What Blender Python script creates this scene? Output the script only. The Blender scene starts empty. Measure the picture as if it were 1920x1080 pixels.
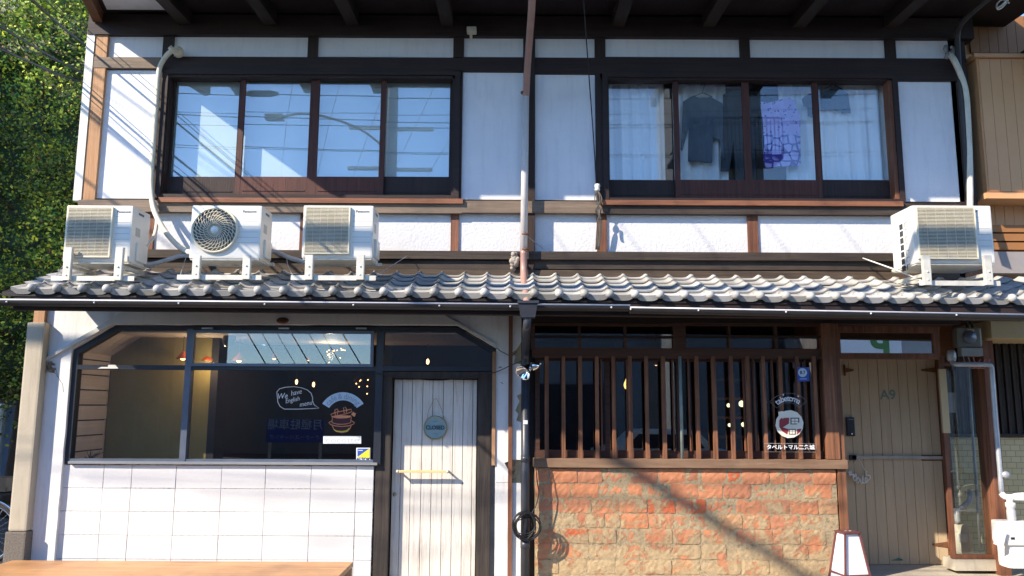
import bpy, bmesh, math, random
from mathutils import Vector, Matrix
random.seed(7)
R = math.radians
sc = bpy.context.scene
col = sc.collection

# ------------------------------------------------------------------ camera
F = 1500.0; TH = R(8.37); RHO = 0.005; CH = 1.7
fw = Vector((0, math.cos(TH), math.sin(TH)))
r0 = Vector((1, 0, 0)); u0 = Vector((0, -math.sin(TH), math.cos(TH)))
rt = r0*math.cos(RHO) + u0*math.sin(RHO); up = u0*math.cos(RHO) - r0*math.sin(RHO)
CAM = Vector((0, 0, CH))
cd = bpy.data.cameras.new('camera'); cam = bpy.data.objects.new('camera', cd); col.objects.link(cam)
cd.sensor_width = 36; cd.lens = 36*F/1920; cd.clip_end = 500; cd.clip_start = 0.05
m = Matrix((rt, up, -fw)).transposed().to_4x4(); m.translation = CAM
cam.matrix_world = m
sc.camera = cam

# ------------------------------------------------------------------ light
SA, SB = 1.42, 1.18                       # sunlight travels (SA, 1, -SB)
sdir = Vector((SA, 1, -SB)).normalized()
EL = math.asin(-sdir.z); AZ = math.atan2(-sdir.x, -sdir.y)
w = bpy.data.worlds.new('World'); sc.world = w; w.use_nodes = True
nt = w.node_tree; bg = nt.nodes['Background']
sky = nt.nodes.new('ShaderNodeTexSky'); sky.sky_type = 'NISHITA'; sky.sun_disc = False
sky.sun_elevation = EL; sky.sun_rotation = AZ % (2*math.pi)
sky.air_density = 1.0; sky.dust_density = 0.0; sky.ozone_density = 3.0; sky.altitude = 1200
tn = nt.nodes.new('ShaderNodeMix'); tn.data_type = 'RGBA'; tn.blend_type = 'MULTIPLY'; tn.inputs[0].default_value = 1
tn.inputs[7].default_value = (0.90, 1.0, 1.12, 1)
nt.links.new(sky.outputs[0], tn.inputs[6]); nt.links.new(tn.outputs[2], bg.inputs[0]); bg.inputs[1].default_value = 0.14
sl = bpy.data.lights.new('sun', 'SUN'); sl.energy = 3.5; sl.angle = R(0.5); sl.color = (1.0, 0.87, 0.70)
so = bpy.data.objects.new('sun', sl); col.objects.link(so)
so.rotation_euler = sdir.to_track_quat('-Z', 'Y').to_euler()
so.location = (-12, -8, 12)
sc.view_settings.view_transform = 'Standard'; sc.view_settings.look = 'None'
sc.view_settings.exposure = 1.36; sc.view_settings.gamma = 1.0
try: sc.view_settings.use_curve_mapping = False
except Exception: pass

# ------------------------------------------------------------------ measuring
def W(px, py, Y):
    """the point of the plane y = Y seen at photo pixel (px, py)"""
    d = fw + rt*((px-960)/F) + up*((540-py)/F)
    return CAM + d*(Y/d.y)
def X(px, py, Y): return W(px, py, Y).x
def Z(px, py, Y): return W(px, py, Y).z
def RV(px, py, Yv, Yg=8.05):
    """real place of a thing seen mirrored in the glass at y = Yg"""
    p = W(px, py, Yv); return Vector((p.x, 2*Yg-Yv, p.z))
def rect(a, b, c, d, Y):
    """axis-aligned x0, x1, z0, z1 of a measured rectangle on plane Y"""
    my = (b+d)/2; mx = (a+c)/2
    return X(a, my, Y), X(c, my, Y), Z(mx, d, Y), Z(mx, b, Y)

# ------------------------------------------------------------------ materials
MATS = {}
def nodes(name):
    m = bpy.data.materials.new(name); m.use_nodes = True
    n = m.node_tree; b = n.nodes['Principled BSDF']; MATS[name] = m
    return m, n, b
def N(n, t, **kw):
    o = n.nodes.new(t)
    for k, v in kw.items():
        if k in o.inputs: o.inputs[k].default_value = v
        else: setattr(o, k, v)
    return o
def ramp(n, src, stops):
    r = n.nodes.new('ShaderNodeValToRGB'); e = r.color_ramp.elements
    e[0].position, e[0].color = stops[0][0], (*stops[0][1], 1)
    e[1].position, e[1].color = stops[-1][0], (*stops[-1][1], 1)
    for p, c in stops[1:-1]:
        k = e.new(p); k.color = (*c, 1)
    n.links.new(src, r.inputs[0]); return r.outputs[0]
def coords(n, sx=1, sy=1, sz=1):
    t = n.nodes.new('ShaderNodeTexCoord'); mp = n.nodes.new('ShaderNodeMapping')
    mp.inputs['Scale'].default_value = (sx, sy, sz)
    n.links.new(t.outputs['Object'], mp.inputs[0]); return mp.outputs[0]
def noise(n, vec, scale, detail=6, rough=.6, dist=0):
    o = N(n, 'ShaderNodeTexNoise', Scale=scale, Detail=detail, Roughness=rough, Distortion=dist)
    n.links.new(vec, o.inputs['Vector']); return o.outputs['Fac']
def bump(n, b, h, strength=.3, dist=.01, prev=None):
    o = N(n, 'ShaderNodeBump', Strength=strength, Distance=dist)
    n.links.new(h, o.inputs['Height'])
    if prev: n.links.new(prev, o.inputs['Normal'])
    n.links.new(o.outputs[0], b.inputs['Normal']); return o.outputs[0]
def mixc(n, f, a, b, mode='MIX'):
    o = n.nodes.new('ShaderNodeMix'); o.data_type = 'RGBA'; o.blend_type = mode
    for s, v in ((0, f), (6, a), (7, b)):
        if isinstance(v, (int, float)): o.inputs[s].default_value = v
        elif isinstance(v, tuple): o.inputs[s].default_value = (*v, 1)
        else: n.links.new(v, o.inputs[s])
    return o.outputs[2]
def math_(n, op, a, b=0):
    o = n.nodes.new('ShaderNodeMath'); o.operation = op
    for s, v in ((0, a), (1, b)):
        if isinstance(v, (int, float)): o.inputs[s].default_value = v
        else: n.links.new(v, o.inputs[s])
    return o.outputs[0]

def surf(name, c1, c2=None, scale=4, rough=.6, bs=60, bstr=.2, metal=0, sx=1, sy=1, sz=1, bd=.004, spec=.5):
    m, n, b = nodes(name); c2 = c2 or tuple(v*.8 for v in c1)
    v = coords(n, sx, sy, sz); f = noise(n, v, scale)
    n.links.new(ramp(n, f, [(.3, c1), (.7, c2)]), b.inputs['Base Color'])
    b.inputs['Roughness'].default_value = rough; b.inputs['Metallic'].default_value = metal
    b.inputs['Specular IOR Level'].default_value = spec
    if bstr: bump(n, b, noise(n, v, bs, 4), bstr, bd)
    return m
def wood(name, c1, c2, axis='x', c3=None, rough=.65, g=1.0, spec=.4):
    m, n, b = nodes(name)
    s = {'x': (.6, 14, 14), 'z': (14, 14, .6), 'y': (14, .6, 14)}[axis]
    v = coords(n, *[k*g for k in s]); v2 = coords(n)
    f = noise(n, v, 2.2, 8, .7, .6); f2 = noise(n, v2, 1.7, 4)
    f3 = noise(n, v, 9, 4, .6)
    c = ramp(n, f, [(.32, c1), (.5, tuple((a+d)/2 for a, d in zip(c1, c2))), (.68, c2)])
    c = mixc(n, ramp(n, f2, [(.45, (0, 0, 0)), (.75, (.6, .6, .6))]), c, c3 or tuple(k*.55 for k in c1))
    n.links.new(c, b.inputs['Base Color'])
    b.inputs['Roughness'].default_value = rough; b.inputs['Specular IOR Level'].default_value = spec
    bump(n, b, f3, .5, .004, bump(n, b, f, .5, .006))
    return m
def glass(name, fac, tint=(.9, .93, .95), rough=0.0, wob=.0):
    m = bpy.data.materials.new(name); m.use_nodes = True; MATS[name] = m
    n = m.node_tree; n.nodes.clear()
    o = n.nodes.new('ShaderNodeOutputMaterial'); mx = n.nodes.new('ShaderNodeMixShader')
    t = N(n, 'ShaderNodeBsdfTransparent', Color=(*tint, 1)); g = N(n, 'ShaderNodeBsdfGlossy', Roughness=rough)
    g.inputs['Color'].default_value = (1, 1, 1, 1)
    fr = N(n, 'ShaderNodeLayerWeight', Blend=.5)       # same from both sides, unlike a Fresnel node
    k = math_(n, 'ADD', math_(n, 'MULTIPLY', math_(n, 'POWER', fr.outputs['Facing'], 5), .9), fac)
    n.links.new(k, mx.inputs[0]); n.links.new(t.outputs[0], mx.inputs[1]); n.links.new(g.outputs[0], mx.inputs[2])
    if wob:
        v = coords(n); bp = N(n, 'ShaderNodeBump', Strength=wob, Distance=.01)
        n.links.new(noise(n, v, 1.3, 2), bp.inputs['Height']); n.links.new(bp.outputs[0], g.inputs['Normal'])
    n.links.new(mx.outputs[0], o.inputs[0]); return m
def emis(name, c, s):
    m, n, b = nodes(name)
    b.inputs['Base Color'].default_value = (*c, 1); b.inputs['Emission Color'].default_value = (*c, 1)
    b.inputs['Emission Strength'].default_value = s; return m
def plaster(name, c1, c2, bs=90, bstr=.35, stain=(.45, .45, .43), amt=.35):
    m, n, b = nodes(name); v = coords(n)
    c = ramp(n, noise(n, v, 1.3, 5), [(.35, c1), (.7, c2)])
    st = noise(n, coords(n, 5, 5, .6), 2.4, 8, .72)
    c = mixc(n, ramp(n, st, [(.50, (0, 0, 0)), (.74, (amt, amt, amt))]), c, stain)
    n.links.new(c, b.inputs['Base Color']); b.inputs['Roughness'].default_value = .85
    b.inputs['Specular IOR Level'].default_value = .2
    bump(n, b, noise(n, v, 5, 4), .25, .01, bump(n, b, noise(n, v, bs, 3), bstr, .006))
    return m

wall_white = plaster('upper_plaster', (.78, .79, .82), (.68, .70, .75), 70, .35, (.42, .45, .50), .33)
wall_rough = plaster('rough_plaster', (.64, .64, .66), (.58, .59, .61), 34, 1.0, (.6, .6, .6), .15)
wall_cafe = plaster('cafe_plaster', (.76, .76, .76), (.66, .66, .66), 30, .35, (.38, .35, .30), .45)
mould = plaster('moulding_plaster', (.62, .62, .60), (.52, .52, .50), 40, .2)
concrete_tan = plaster('tan_render', (.50, .44, .34), (.42, .37, .29), 60, .3, (.25, .2, .14), .5)
sand = plaster('sand_mortar', (.46, .38, .25), (.36, .29, .19), 50, .9)
granite = surf('granite_base', (.20, .17, .14), (.09, .08, .07), 70, .8, 90, .9)
timber = wood('dark_timber', (.018, .010, .010), (.036, .020, .017), 'x')
timber_v = wood('dark_timber_upright', (.020, .011, .010), (.04, .022, .018), 'z')
beam_w = wood('weathered_beam', (.12, .085, .06), (.25, .19, .14), 'x', (.05, .035, .025))
post_r = wood('red_brown_post', (.10, .035, .018), (.26, .11, .06), 'z', (.05, .02, .012))
sill_r = wood('red_brown_sill', (.13, .045, .022), (.30, .13, .07), 'x', (.06, .025, .015))
base_w = wood('base_beam', (.022, .016, .014), (.075, .054, .038), 'x', (.014, .010, .009))
ledge_w = wood('ledge_beam', (.035, .024, .016), (.11, .075, .048), 'x', (.03, .02, .015))
corner_w = wood('corner_timber', (.36, .17, .07), (.50, .30, .16), 'z', (.09, .04, .02))
latt = wood('lattice_wood', (.10, .040, .020), (.32, .14, .07), 'z', (.05, .02, .015))
latt_x = wood('lattice_rail_wood', (.05, .022, .014), (.11, .048, .028), 'x', (.05, .025, .02))
sillb = wood('sill_board', (.17, .10, .06), (.30, .19, .12), 'x', (.1, .055, .04))
soffit = wood('soffit_board', (.012, .007, .008), (.020, .012, .013), 'y')
white_trim = surf('white_trim', (.75, .73, .68), (.62, .6, .55), 6, .5)
sash_w = wood('sash_wood', (.045, .015, .011), (.11, .036, .026), 'z', (.03, .012, .01))
black_fr = surf('black_window_frame', (.018, .022, .032), (.026, .03, .042), 8, .35, 80, .05)
black_wd = wood('black_door_frame', (.022, .018, .018), (.07, .055, .045), 'z', (.012, .012, .012))
alu_dark = surf('grey_aluminium', (.16, .19, .25), (.12, .14, .19), 5, .35, 60, .05, .4)
alu = surf('light_aluminium', (.5, .5, .5), (.42, .42, .42), 8, .35, 60, .05, .6)
blinds = surf('pale_blind', (.66, .72, .70), (.62, .68, .67), 1.5, .8, 200, .1)
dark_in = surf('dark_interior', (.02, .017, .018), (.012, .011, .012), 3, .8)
plank_in = wood('pale_plank_wall', (.50, .42, .37), (.62, .54, .48), 'y', (.42, .33, .27), g=.7)
olive = plaster('olive_wall', (.24, .20, .075), (.18, .15, .055), 20, .2, (.28, .24, .10), .5)
acw = surf('white_casing', (.80, .78, .72), (.73, .71, .64), 2.5, .38, 80, .03)
accream = surf('cream_grille', (.80, .74, .58), (.70, .64, .48), 6, .5)
acback = surf('grille_backing', (.22, .21, .18), (.17, .16, .14), 6, .6)
acdark = surf('fan_dark', (.035, .036, .045), (.02, .02, .025), 6, .5)
steel = surf('galvanised_steel', (.72, .70, .62), (.58, .55, .47), 14, .42, 80, .05, .15)
hosem = surf('cream_hose', (.66, .64, .54), (.54, .52, .43), 10, .5, 60, .2)
hoseg = surf('grey_hose', (.42, .42, .42), (.30, .30, .31), 10, .6, 60, .3)
gutm = surf('dark_gutter', (.028, .026, .028), (.04, .036, .036), 5, .55, 50, .05)
rimm = surf('gutter_rim', (.62, .62, .66), (.5, .5, .55), 5, .3, 50, .05)
pipe_w = surf('white_downpipe', (.66, .62, .60), (.50, .46, .45), 4, .4, 60, .1, sz=.5)
pipe_p = surf('pink_downpipe', (.42, .24, .20), (.32, .2, .17), 5, .4, 60, .1, sz=.5)
pipe_b = surf('black_downpipe', (.045, .05, .065), (.03, .034, .045), 5, .38, 60, .1)
pipe_s = surf('silver_pipe', (.50, .54, .58), (.36, .38, .42), 8, .4, 60, .1, .3)
cablem = surf('black_cable', (.012, .012, .014), (.02, .02, .022), 5, .5)
wirem = surf('thin_wire', (.35, .35, .36), (.25, .25, .26), 5, .5)
chrome = surf('chrome', (.85, .85, .86), (.8, .8, .82), 3, .06, 50, 0, 1)
brass = surf('brass_rim', (.45, .38, .22), (.32, .27, .16), 10, .4, 60, .1, .5)
yel_wood = wood('pale_handle_wood', (.72, .50, .20), (.82, .60, .30), 'x')
bench_w = wood('bench_wood', (.44, .21, .08), (.64, .36, .16), 'x', (.16, .08, .04), rough=.45, g=.8)
bench_e = wood('bench_end_wood', (.20, .09, .04), (.3, .15, .07), 'z')
rust = surf('rust', (.22, .08, .03), (.10, .05, .03), 20, .9, 60, .6)
vinyl_w = surf('white_vinyl', (.80, .84, .88), (.78, .82, .86), 3, .5, 50, 0)
vinyl_b = surf('pale_blue_vinyl', (.55, .70, .82), (.52, .67, .8), 3, .5, 50, 0)
ink = surf('grey_blue_ink', (.30, .42, .52), (.28, .4, .5), 3, .5, 50, 0)
ink_w = surf('faint_grey_ink', (.58, .62, .66), (.55, .6, .64), 3, .5, 50, 0)
or_v = surf('orange_line', (.75, .30, .14), (.8, .36, .18), 6, .5, 50, 0)
yel_v = surf('yellow_vinyl', (.85, .78, .04), (.8, .73, .04), 3, .5, 50, 0)
maroon = surf('maroon_fill', (.07, .012, .018), (.05, .01, .015), 3, .5, 50, 0)
blue_v = surf('blue_vinyl', (.03, .09, .42), (.03, .08, .38), 3, .5, 50, 0)
navy = surf('navy_vinyl', (.02, .03, .10), (.02, .03, .10), 3, .5, 50, 0)
red_v = surf('tomato_red', (.30, .035, .045), (.26, .03, .04), 3, .5, 50, 0)
cream_v = surf('cream_vinyl', (.84, .80, .68), (.8, .76, .64), 3, .5, 50, 0)
teal = surf('teal_plate', (.22, .34, .36), (.30, .42, .42), 12, .55, 60, .1, .1)
teal_d = surf('dark_teal_paint', (.012, .04, .06), (.012, .035, .05), 5, .5)
paperw = surf('lantern_paper', (.86, .84, .86), (.82, .8, .82), 2, .7)
redwood = wood('lantern_frame_wood', (.10, .035, .035), (.18, .06, .055), 'z')
asphalt = surf('asphalt', (.06, .06, .062), (.045, .045, .047), 3, .9, 120, .7)
pale_conc = plaster('pale_concrete', (.50, .45, .36), (.38, .34, .28), 60, .5, (.2, .18, .15), .5)
siding = surf('tan_siding', (.70, .39, .19), (.62, .34, .16), 1.5, .6, 60, .05)
sid_s = surf('shaded_brown_siding', (.34, .15, .045), (.28, .12, .04), 1.5, .6, 60, .05)
cream_b = plaster('cream_beam', (.55, .44, .26), (.45, .36, .21), 60, .2)
gmeter = surf('meter_white', (.82, .80, .76), (.74, .72, .68), 5, .4)
greyb = surf('grey_wall_paint', (.22, .24, .26), (.17, .19, .21), 2, .8)
blackmetal = surf('black_metal', (.012, .012, .014), (.02, .02, .022), 5, .4)
bluefence = surf('blue_sheet', (.34, .44, .66), (.28, .38, .58), 2, .5)
rubber = surf('rubber', (.02, .02, .02), (.03, .03, .03), 5, .8)
redplast = surf('red_plastic', (.5, .03, .02), (.4, .02, .02), 5, .3)
bark = surf('bark', (.09, .06, .04), (.05, .035, .025), 8, .9, 30, .8)
bulb = emis('warm_bulb', (1.0, .50, .18), 2.6)
bulb_y = emis('globe_lamp', (1.0, .78, .42), 2.2)
orange_g = surf('orange_shade', (.5, .10, .02), (.4, .07, .02), 4, .25)
g_up = glass('upper_glass', .12, (.92, .95, .96), 0, .02)
g_upr = glass('upper_right_glass', .065, (.95, .97, .98), 0, .02)
g_low = glass('shop_glass', .075, (.96, .97, .97))
g_tr = glass('transom_glass', .085, (.7, .74, .76))
g_porch = glass('porch_glass', .38, (.7, .74, .76))
g_lat = glass('lattice_glass', .13, (.6, .64, .68))
g_door = glass('side_panel_glass', .10, (.85, .87, .85))
shirt_d = surf('dark_cloth', (.05, .07, .09), (.035, .05, .065), 6, .9, 100, .2)
shirt_b = surf('blue_grey_cloth', (.10, .14, .18), (.07, .10, .13), 6, .9, 100, .2)
curt = surf('white_curtain', (.90, .92, .92), (.87, .89, .90), 2, .9, 120, .1)

def mat_whiteboard():
    m, n, b = nodes('white_painted_planks')
    v = coords(n, 14, 14, .7); v2 = coords(n)
    f = noise(n, v, 2.5, 8, .75, .4); f2 = noise(n, v2, 2.2, 5)
    c = ramp(n, f2, [(.3, (.74, .71, .65)), (.7, (.62, .59, .55))])
    w_ = ramp(n, f, [(.50, (0, 0, 0)), (.68, (.85, .85, .85))])
    c = mixc(n, w_, c, (.42, .36, .30))
    n.links.new(c, b.inputs['Base Color']); b.inputs['Roughness'].default_value = .7
    bump(n, b, f, .4, .004); return m
white_pl = mat_whiteboard()
def mat_tanboard():
    m, n, b = nodes('tan_painted_planks')
    v = coords(n, 10, 10, .6); v2 = coords(n)
    c = ramp(n, noise(n, v, 2.2, 8, .7, .4), [(.3, (.54, .42, .27)), (.7, (.44, .335, .215))])
    sp = noise(n, v2, 45, 3, .6); lo = noise(n, v2, 3.0, 3)
    k = math_(n, 'MULTIPLY', ramp(n, sp, [(.66, (0, 0, 0)), (.70, (1, 1, 1))]), ramp(n, lo, [(.52, (0, 0, 0)), (.62, (1, 1, 1))]))
    c = mixc(n, k, c, (.55, .5, .4))
    n.links.new(c, b.inputs['Base Color']); b.inputs['Roughness'].default_value = .7
    bump(n, b, noise(n, v, 3, 6), .4, .004); return m
tan_pl = mat_tanboard()
def mat_brick():
    m, n, b = nodes('old_brick')
    a = n.nodes.new('ShaderNodeVertexColor'); a.layer_name = 'tone'
    v = coords(n)
    c = mixc(n, ramp(n, noise(n, v, 9, 6, .7), [(.4, (.0, .0, .0)), (.75, (.5, .5, .5))]), a.outputs[0], (.34, .10, .045))
    c = mixc(n, ramp(n, noise(n, v, 40, 4), [(.5, (0, 0, 0)), (.75, (.5, .5, .5))]), c, (.50, .22, .11))
    # mortar smeared over the faces, more of it towards the foot of the wall
    sep = n.nodes.new('ShaderNodeSeparateXYZ'); n.links.new(v, sep.inputs[0])
    hgt = math_(n, 'MULTIPLY', sep.outputs[2], -.17)
    sm = math_(n, 'ADD', noise(n, v, 4.6, 12, .74, .25), math_(n, 'ADD', hgt, .125))
    smf = ramp(n, sm, [(.50, (0, 0, 0)), (.56, (.93, .93, .93))])
    mc = ramp(n, noise(n, v, 30, 5, .7), [(.3, (.52, .41, .25)), (.7, (.36, .27, .155))])
    c = mixc(n, smf, c, mc)
    n.links.new(c, b.inputs['Base Color']); b.inputs['Roughness'].default_value = .92
    b.inputs['Specular IOR Level'].default_value = .1
    p = bump(n, b, noise(n, v, 110, 6, .8), .8, .005)
    p = bump(n, b, smf, .8, .005, p)
    bump(n, b, noise(n, v, 32, 6, .75), .6, .007, p); return m
brickm = mat_brick()
def mat_mortar():
    m, n, b = nodes('brick_mortar'); v = coords(n)
    c = ramp(n, noise(n, v, 22, 6, .7), [(.3, (.52, .42, .27)), (.56, (.40, .31, .19)), (.70, (.16, .11, .07))])
    n.links.new(c, b.inputs['Base Color']); b.inputs['Roughness'].default_value = .95
    bump(n, b, noise(n, v, 45, 6, .8), 1, .02); return m
mortarm = mat_mortar()
def mat_block():
    m, n, b = nodes('white_painted_block'); v = coords(n)
    c = ramp(n, noise(n, v, 1.5, 4), [(.3, (.72, .72, .71)), (.7, (.66, .66, .66))])
    c = mixc(n, ramp(n, noise(n, v, 26, 6, .7), [(.62, (0, 0, 0)), (.75, (.5, .5, .5))]), c, (.62, .62, .62))
    n.links.new(c, b.inputs['Base Color']); b.inputs['Roughness'].default_value = .7
    bump(n, b, noise(n, v, 28, 5), .3, .005); return m
blockm = mat_block()
def mat_joint():
    m, n, b = nodes('block_joint'); v = coords(n)
    c = ramp(n, noise(n, v, 16, 5, .7), [(.49, (.70, .70, .70)), (.55, (.25, .23, .21)), (.64, (.04, .035, .03))])
    n.links.new(c, b.inputs['Base Color']); b.inputs['Roughness'].default_value = .9; return m
jointm = mat_joint()
def mat_rooftile():
    m, n, b = nodes('roof_tile'); v = coords(n)
    a = n.nodes.new('ShaderNodeVertexColor'); a.layer_name = 'tone'
    c = mixc(n, ramp(n, noise(n, v, 7, 6, .7), [(.35, (0, 0, 0)), (.75, (.7, .7, .7))]), a.outputs[0], (.30, .27, .22))
    c = mixc(n, ramp(n, noise(n, v, 40, 5, .7), [(.6, (0, 0, 0)), (.75, (.6, .6, .6))]), c, (.52, .50, .44))
    n.links.new(c, b.inputs['Base Color']); b.inputs['Roughness'].default_value = .55
    bump(n, b, noise(n, v, 50, 4), .3, .005); return m
tilem = mat_rooftile()
def mat_walltile():
    m, n, b = nodes('yellow_wall_tile'); v = coords(n)
    sw = n.nodes.new('ShaderNodeSeparateXYZ'); cb = n.nodes.new('ShaderNodeCombineXYZ')
    n.links.new(v, sw.inputs[0]); n.links.new(sw.outputs[0], cb.inputs[0]); n.links.new(sw.outputs[2], cb.inputs[1])
    br = N(n, 'ShaderNodeTexBrick', Scale=1.0); n.links.new(cb.outputs[0], br.inputs[0])
    br.inputs['Brick Width'].default_value = .105; br.inputs['Row Height'].default_value = .062
    br.inputs['Mortar Size'].default_value = .003
    br.inputs['Color1'].default_value = (.62, .52, .28, 1); br.inputs['Color2'].default_value = (.54, .45, .24, 1)
    br.inputs['Mortar'].default_value = (.25, .22, .15, 1)
    n.links.new(br.outputs[0], b.inputs['Base Color']); b.inputs['Roughness'].default_value = .35; return m
walltile = mat_walltile()
def mat_leaf(name, cols):
    m, n, b = nodes(name)
    a = n.nodes.new('ShaderNodeVertexColor'); a.layer_name = 'tone'
    n.links.new(a.outputs[0], b.inputs['Base Color']); b.inputs['Roughness'].default_value = .6
    b.inputs['Transmission Weight'].default_value = 0
    return m
leafm = mat_leaf('evergreen_leaf', None)
def mat_towel():
    m, n, b = nodes('purple_spotted_cloth'); v = coords(n, 1, .05, 1)
    vo = N(n, 'ShaderNodeTexVoronoi', Scale=11.0, Randomness=.6); vo.feature = 'DISTANCE_TO_EDGE'
    n.links.new(v, vo.inputs['Vector'])
    big = ramp(n, vo.outputs['Distance'], [(.06, (.05, .04, .30)), (.12, (.42, .40, .82))])
    v3 = N(n, 'ShaderNodeTexVoronoi', Scale=26.0); n.links.new(v, v3.inputs['Vector'])
    sm = ramp(n, v3.outputs['Distance'], [(.22, (.07, .05, .32)), (.30, (.42, .37, .76))])
    sep = n.nodes.new('ShaderNodeSeparateXYZ'); n.links.new(v, sep.inputs[0])
    MATS['_towel_sep'] = None
    top = math_(n, 'GREATER_THAN', sep.outputs[2], .40)
    n.links.new(mixc(n, top, big, sm), b.inputs['Base Color']); b.inputs['Roughness'].default_value = .9; return m
towelm = mat_towel()

# ------------------------------------------------------------------ mesh building
class MB:
    def __init__(s): s.v = []; s.f = []; s.sm = []; s.tone = []
    def add(s, vs, fs, smooth=False, tone=None):
        o = len(s.v); s.v += [Vector(p) for p in vs]
        for f in fs: s.f.append([o+i for i in f]); s.sm.append(smooth); s.tone.append(tone)
        return s
    def box(s, x0, x1, y0, y1, z0, z1, tone=None, jit=0):
        j = (lambda: random.uniform(-jit, jit)) if jit else (lambda: 0)
        vs = [(x+j(), y+j(), z+j()) for z in (z0, z1) for y in (y0, y1) for x in (x0, x1)]
        return s.add(vs, [(0, 2, 3, 1), (4, 5, 7, 6), (0, 1, 5, 4), (2, 6, 7, 3), (0, 4, 6, 2), (1, 3, 7, 5)], tone=tone)
    def fb(s, a, b, c, d, Y, dep, **k):
        x0, x1, z0, z1 = rect(a, b, c, d, Y); return s.box(x0, x1, Y, Y+dep, z0, z1, **k)
    def bar(s, p, q, w_, h_=None, upv=(0, 0, 1)):
        h_ = h_ or w_; p = Vector(p); q = Vector(q); d = (q-p).normalized(); u = Vector(upv)
        if abs(d.dot(u)) > .98: u = Vector((0, 1, 0))
        a = d.cross(u).normalized()*w_/2; b = d.cross(a).normalized()*h_/2
        vs = [p+a+b, p-a+b, p-a-b, p+a-b, q+a+b, q-a+b, q-a-b, q+a-b]
        return s.add(vs, [(3, 2, 1, 0), (4, 5, 6, 7), (0, 1, 5, 4), (1, 2, 6, 5), (2, 3, 7, 6), (3, 0, 4, 7)])
    def tube(s, pts, r, n=8, close=False, sub=0, taper=None):
        pts = [Vector(p) for p in pts]
        if sub:
            out = []
            for i in range(len(pts)-1):
                p0 = pts[max(i-1, 0)]; p1 = pts[i]; p2 = pts[i+1]; p3 = pts[min(i+2, len(pts)-1)]
                for k in range(sub):
                    t = k/sub
                    out.append(.5*((2*p1)+(-p0+p2)*t+(2*p0-5*p1+4*p2-p3)*t*t+(-p0+3*p1-3*p2+p3)*t**3))
            out.append(pts[-1]); pts = out
        vs = []; L = len(pts); pa = None
        for i, p in enumerate(pts):
            d = (pts[(i+1) % L if close else min(i+1, L-1)] - pts[(i-1) % L if close else max(i-1, 0)])
            d = d.normalized() if d.length > 1e-9 else Vector((0, 0, 1))
            if pa is None:
                u = Vector((0, 0, 1)) if abs(d.z) < .9 else Vector((0, 1, 0)); a = d.cross(u).normalized()
            else:
                a = (pa - d*pa.dot(d)); a = a.normalized() if a.length > 1e-6 else d.orthogonal().normalized()
            pa = a; b = d.cross(a)
            rr = r if taper is None else r*(1+(taper-1)*i/(L-1))
            vs += [p+a*rr*math.cos(2*math.pi*k/n)+b*rr*math.sin(2*math.pi*k/n) for k in range(n)]
        fs = []
        for i in range(L if close else L-1):
            i2 = (i+1) % L
            fs += [(i*n+k, i*n+(k+1) % n, i2*n+(k+1) % n, i2*n+k) for k in range(n)]
        if not close: fs += [tuple(range(n))[::-1], tuple((L-1)*n+k for k in range(n))]
        return s.add(vs, fs, True)
    def poly(s, pts, y0, y1):
        """extrude an outline of (x, z) points between two y planes"""
        n = len(pts); vs = [(x, y0, z) for x, z in pts]+[(x, y1, z) for x, z in pts]
        ar = sum(pts[i][0]*pts[(i+1) % n][1]-pts[(i+1) % n][0]*pts[i][1] for i in range(n))
        o = list(range(n)); fs = [tuple(o) if ar > 0 else tuple(o[::-1]), tuple(k+n for k in (o[::-1] if ar > 0 else o))]
        for i in range(n):
            j = (i+1) % n; fs.append((j, i, i+n, j+n) if ar > 0 else (i, j, j+n, i+n))
        return s.add(vs, fs)
    def ppoly(s, pts, Y, dep):
        return s.poly([(W(a, b, Y).x, W(a, b, Y).z) for a, b in pts], Y, Y+dep)
    def lathe(s, c, prof, n=20, axis=(0, 0, 1)):
        ax = Vector(axis).normalized(); a = ax.orthogonal().normalized(); b = ax.cross(a); c = Vector(c); vs = []
        for r, h in prof: vs += [c+ax*h+(a*math.cos(2*math.pi*k/n)+b*math.sin(2*math.pi*k/n))*r for k in range(n)]
        fs = []
        for i in range(len(prof)-1):
            fs += [(i*n+k, i*n+(k+1) % n, (i+1)*n+(k+1) % n, (i+1)*n+k) for k in range(n)]
        return s.add(vs, fs, True)
    def ball(s, c, r, n=12, sc_=(1, 1, 1), tone=None):
        c = Vector(c); vs = []; h = n//2+1
        for i in range(h+1):
            ph = math.pi*i/h
            for k in range(n):
                t = 2*math.pi*k/n
                vs.append(c+Vector((r*sc_[0]*math.sin(ph)*math.cos(t), r*sc_[1]*math.sin(ph)*math.sin(t), r*sc_[2]*math.cos(ph))))
        fs = [(i*n+k, (i+1)*n+k, (i+1)*n+(k+1) % n, i*n+(k+1) % n) for i in range(h) for k in range(n)]
        return s.add(vs, fs, True, tone)
    def disc(s, c, r, dep, n=28):
        x, y, z = c
        return s.poly([(x+r*math.cos(2*math.pi*k/n), z+r*math.sin(2*math.pi*k/n)) for k in range(n)], y, y+dep)
    def text(s, body, c, size, dep=.002, shear=0, off=0, rot=0, space=1.0, sx=1.0, mirror=False):
        """flat lettering facing -y, centred on c"""
        cu = bpy.data.curves.new('t', 'FONT'); cu.body = body; cu.size = size; cu.extrude = dep/2; cu.shear = shear
        cu.offset = off; cu.align_x = 'CENTER'; cu.align_y = 'CENTER'; cu.space_character = space; cu.resolution_u = 4
        o = bpy.data.objects.new('t', cu); col.objects.link(o)
        me = bpy.data.meshes.new_from_object(o.evaluated_get(bpy.context.evaluated_depsgraph_get()))
        ca, sa = math.cos(rot), math.sin(rot); c = Vector(c)
        vs = []
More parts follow.
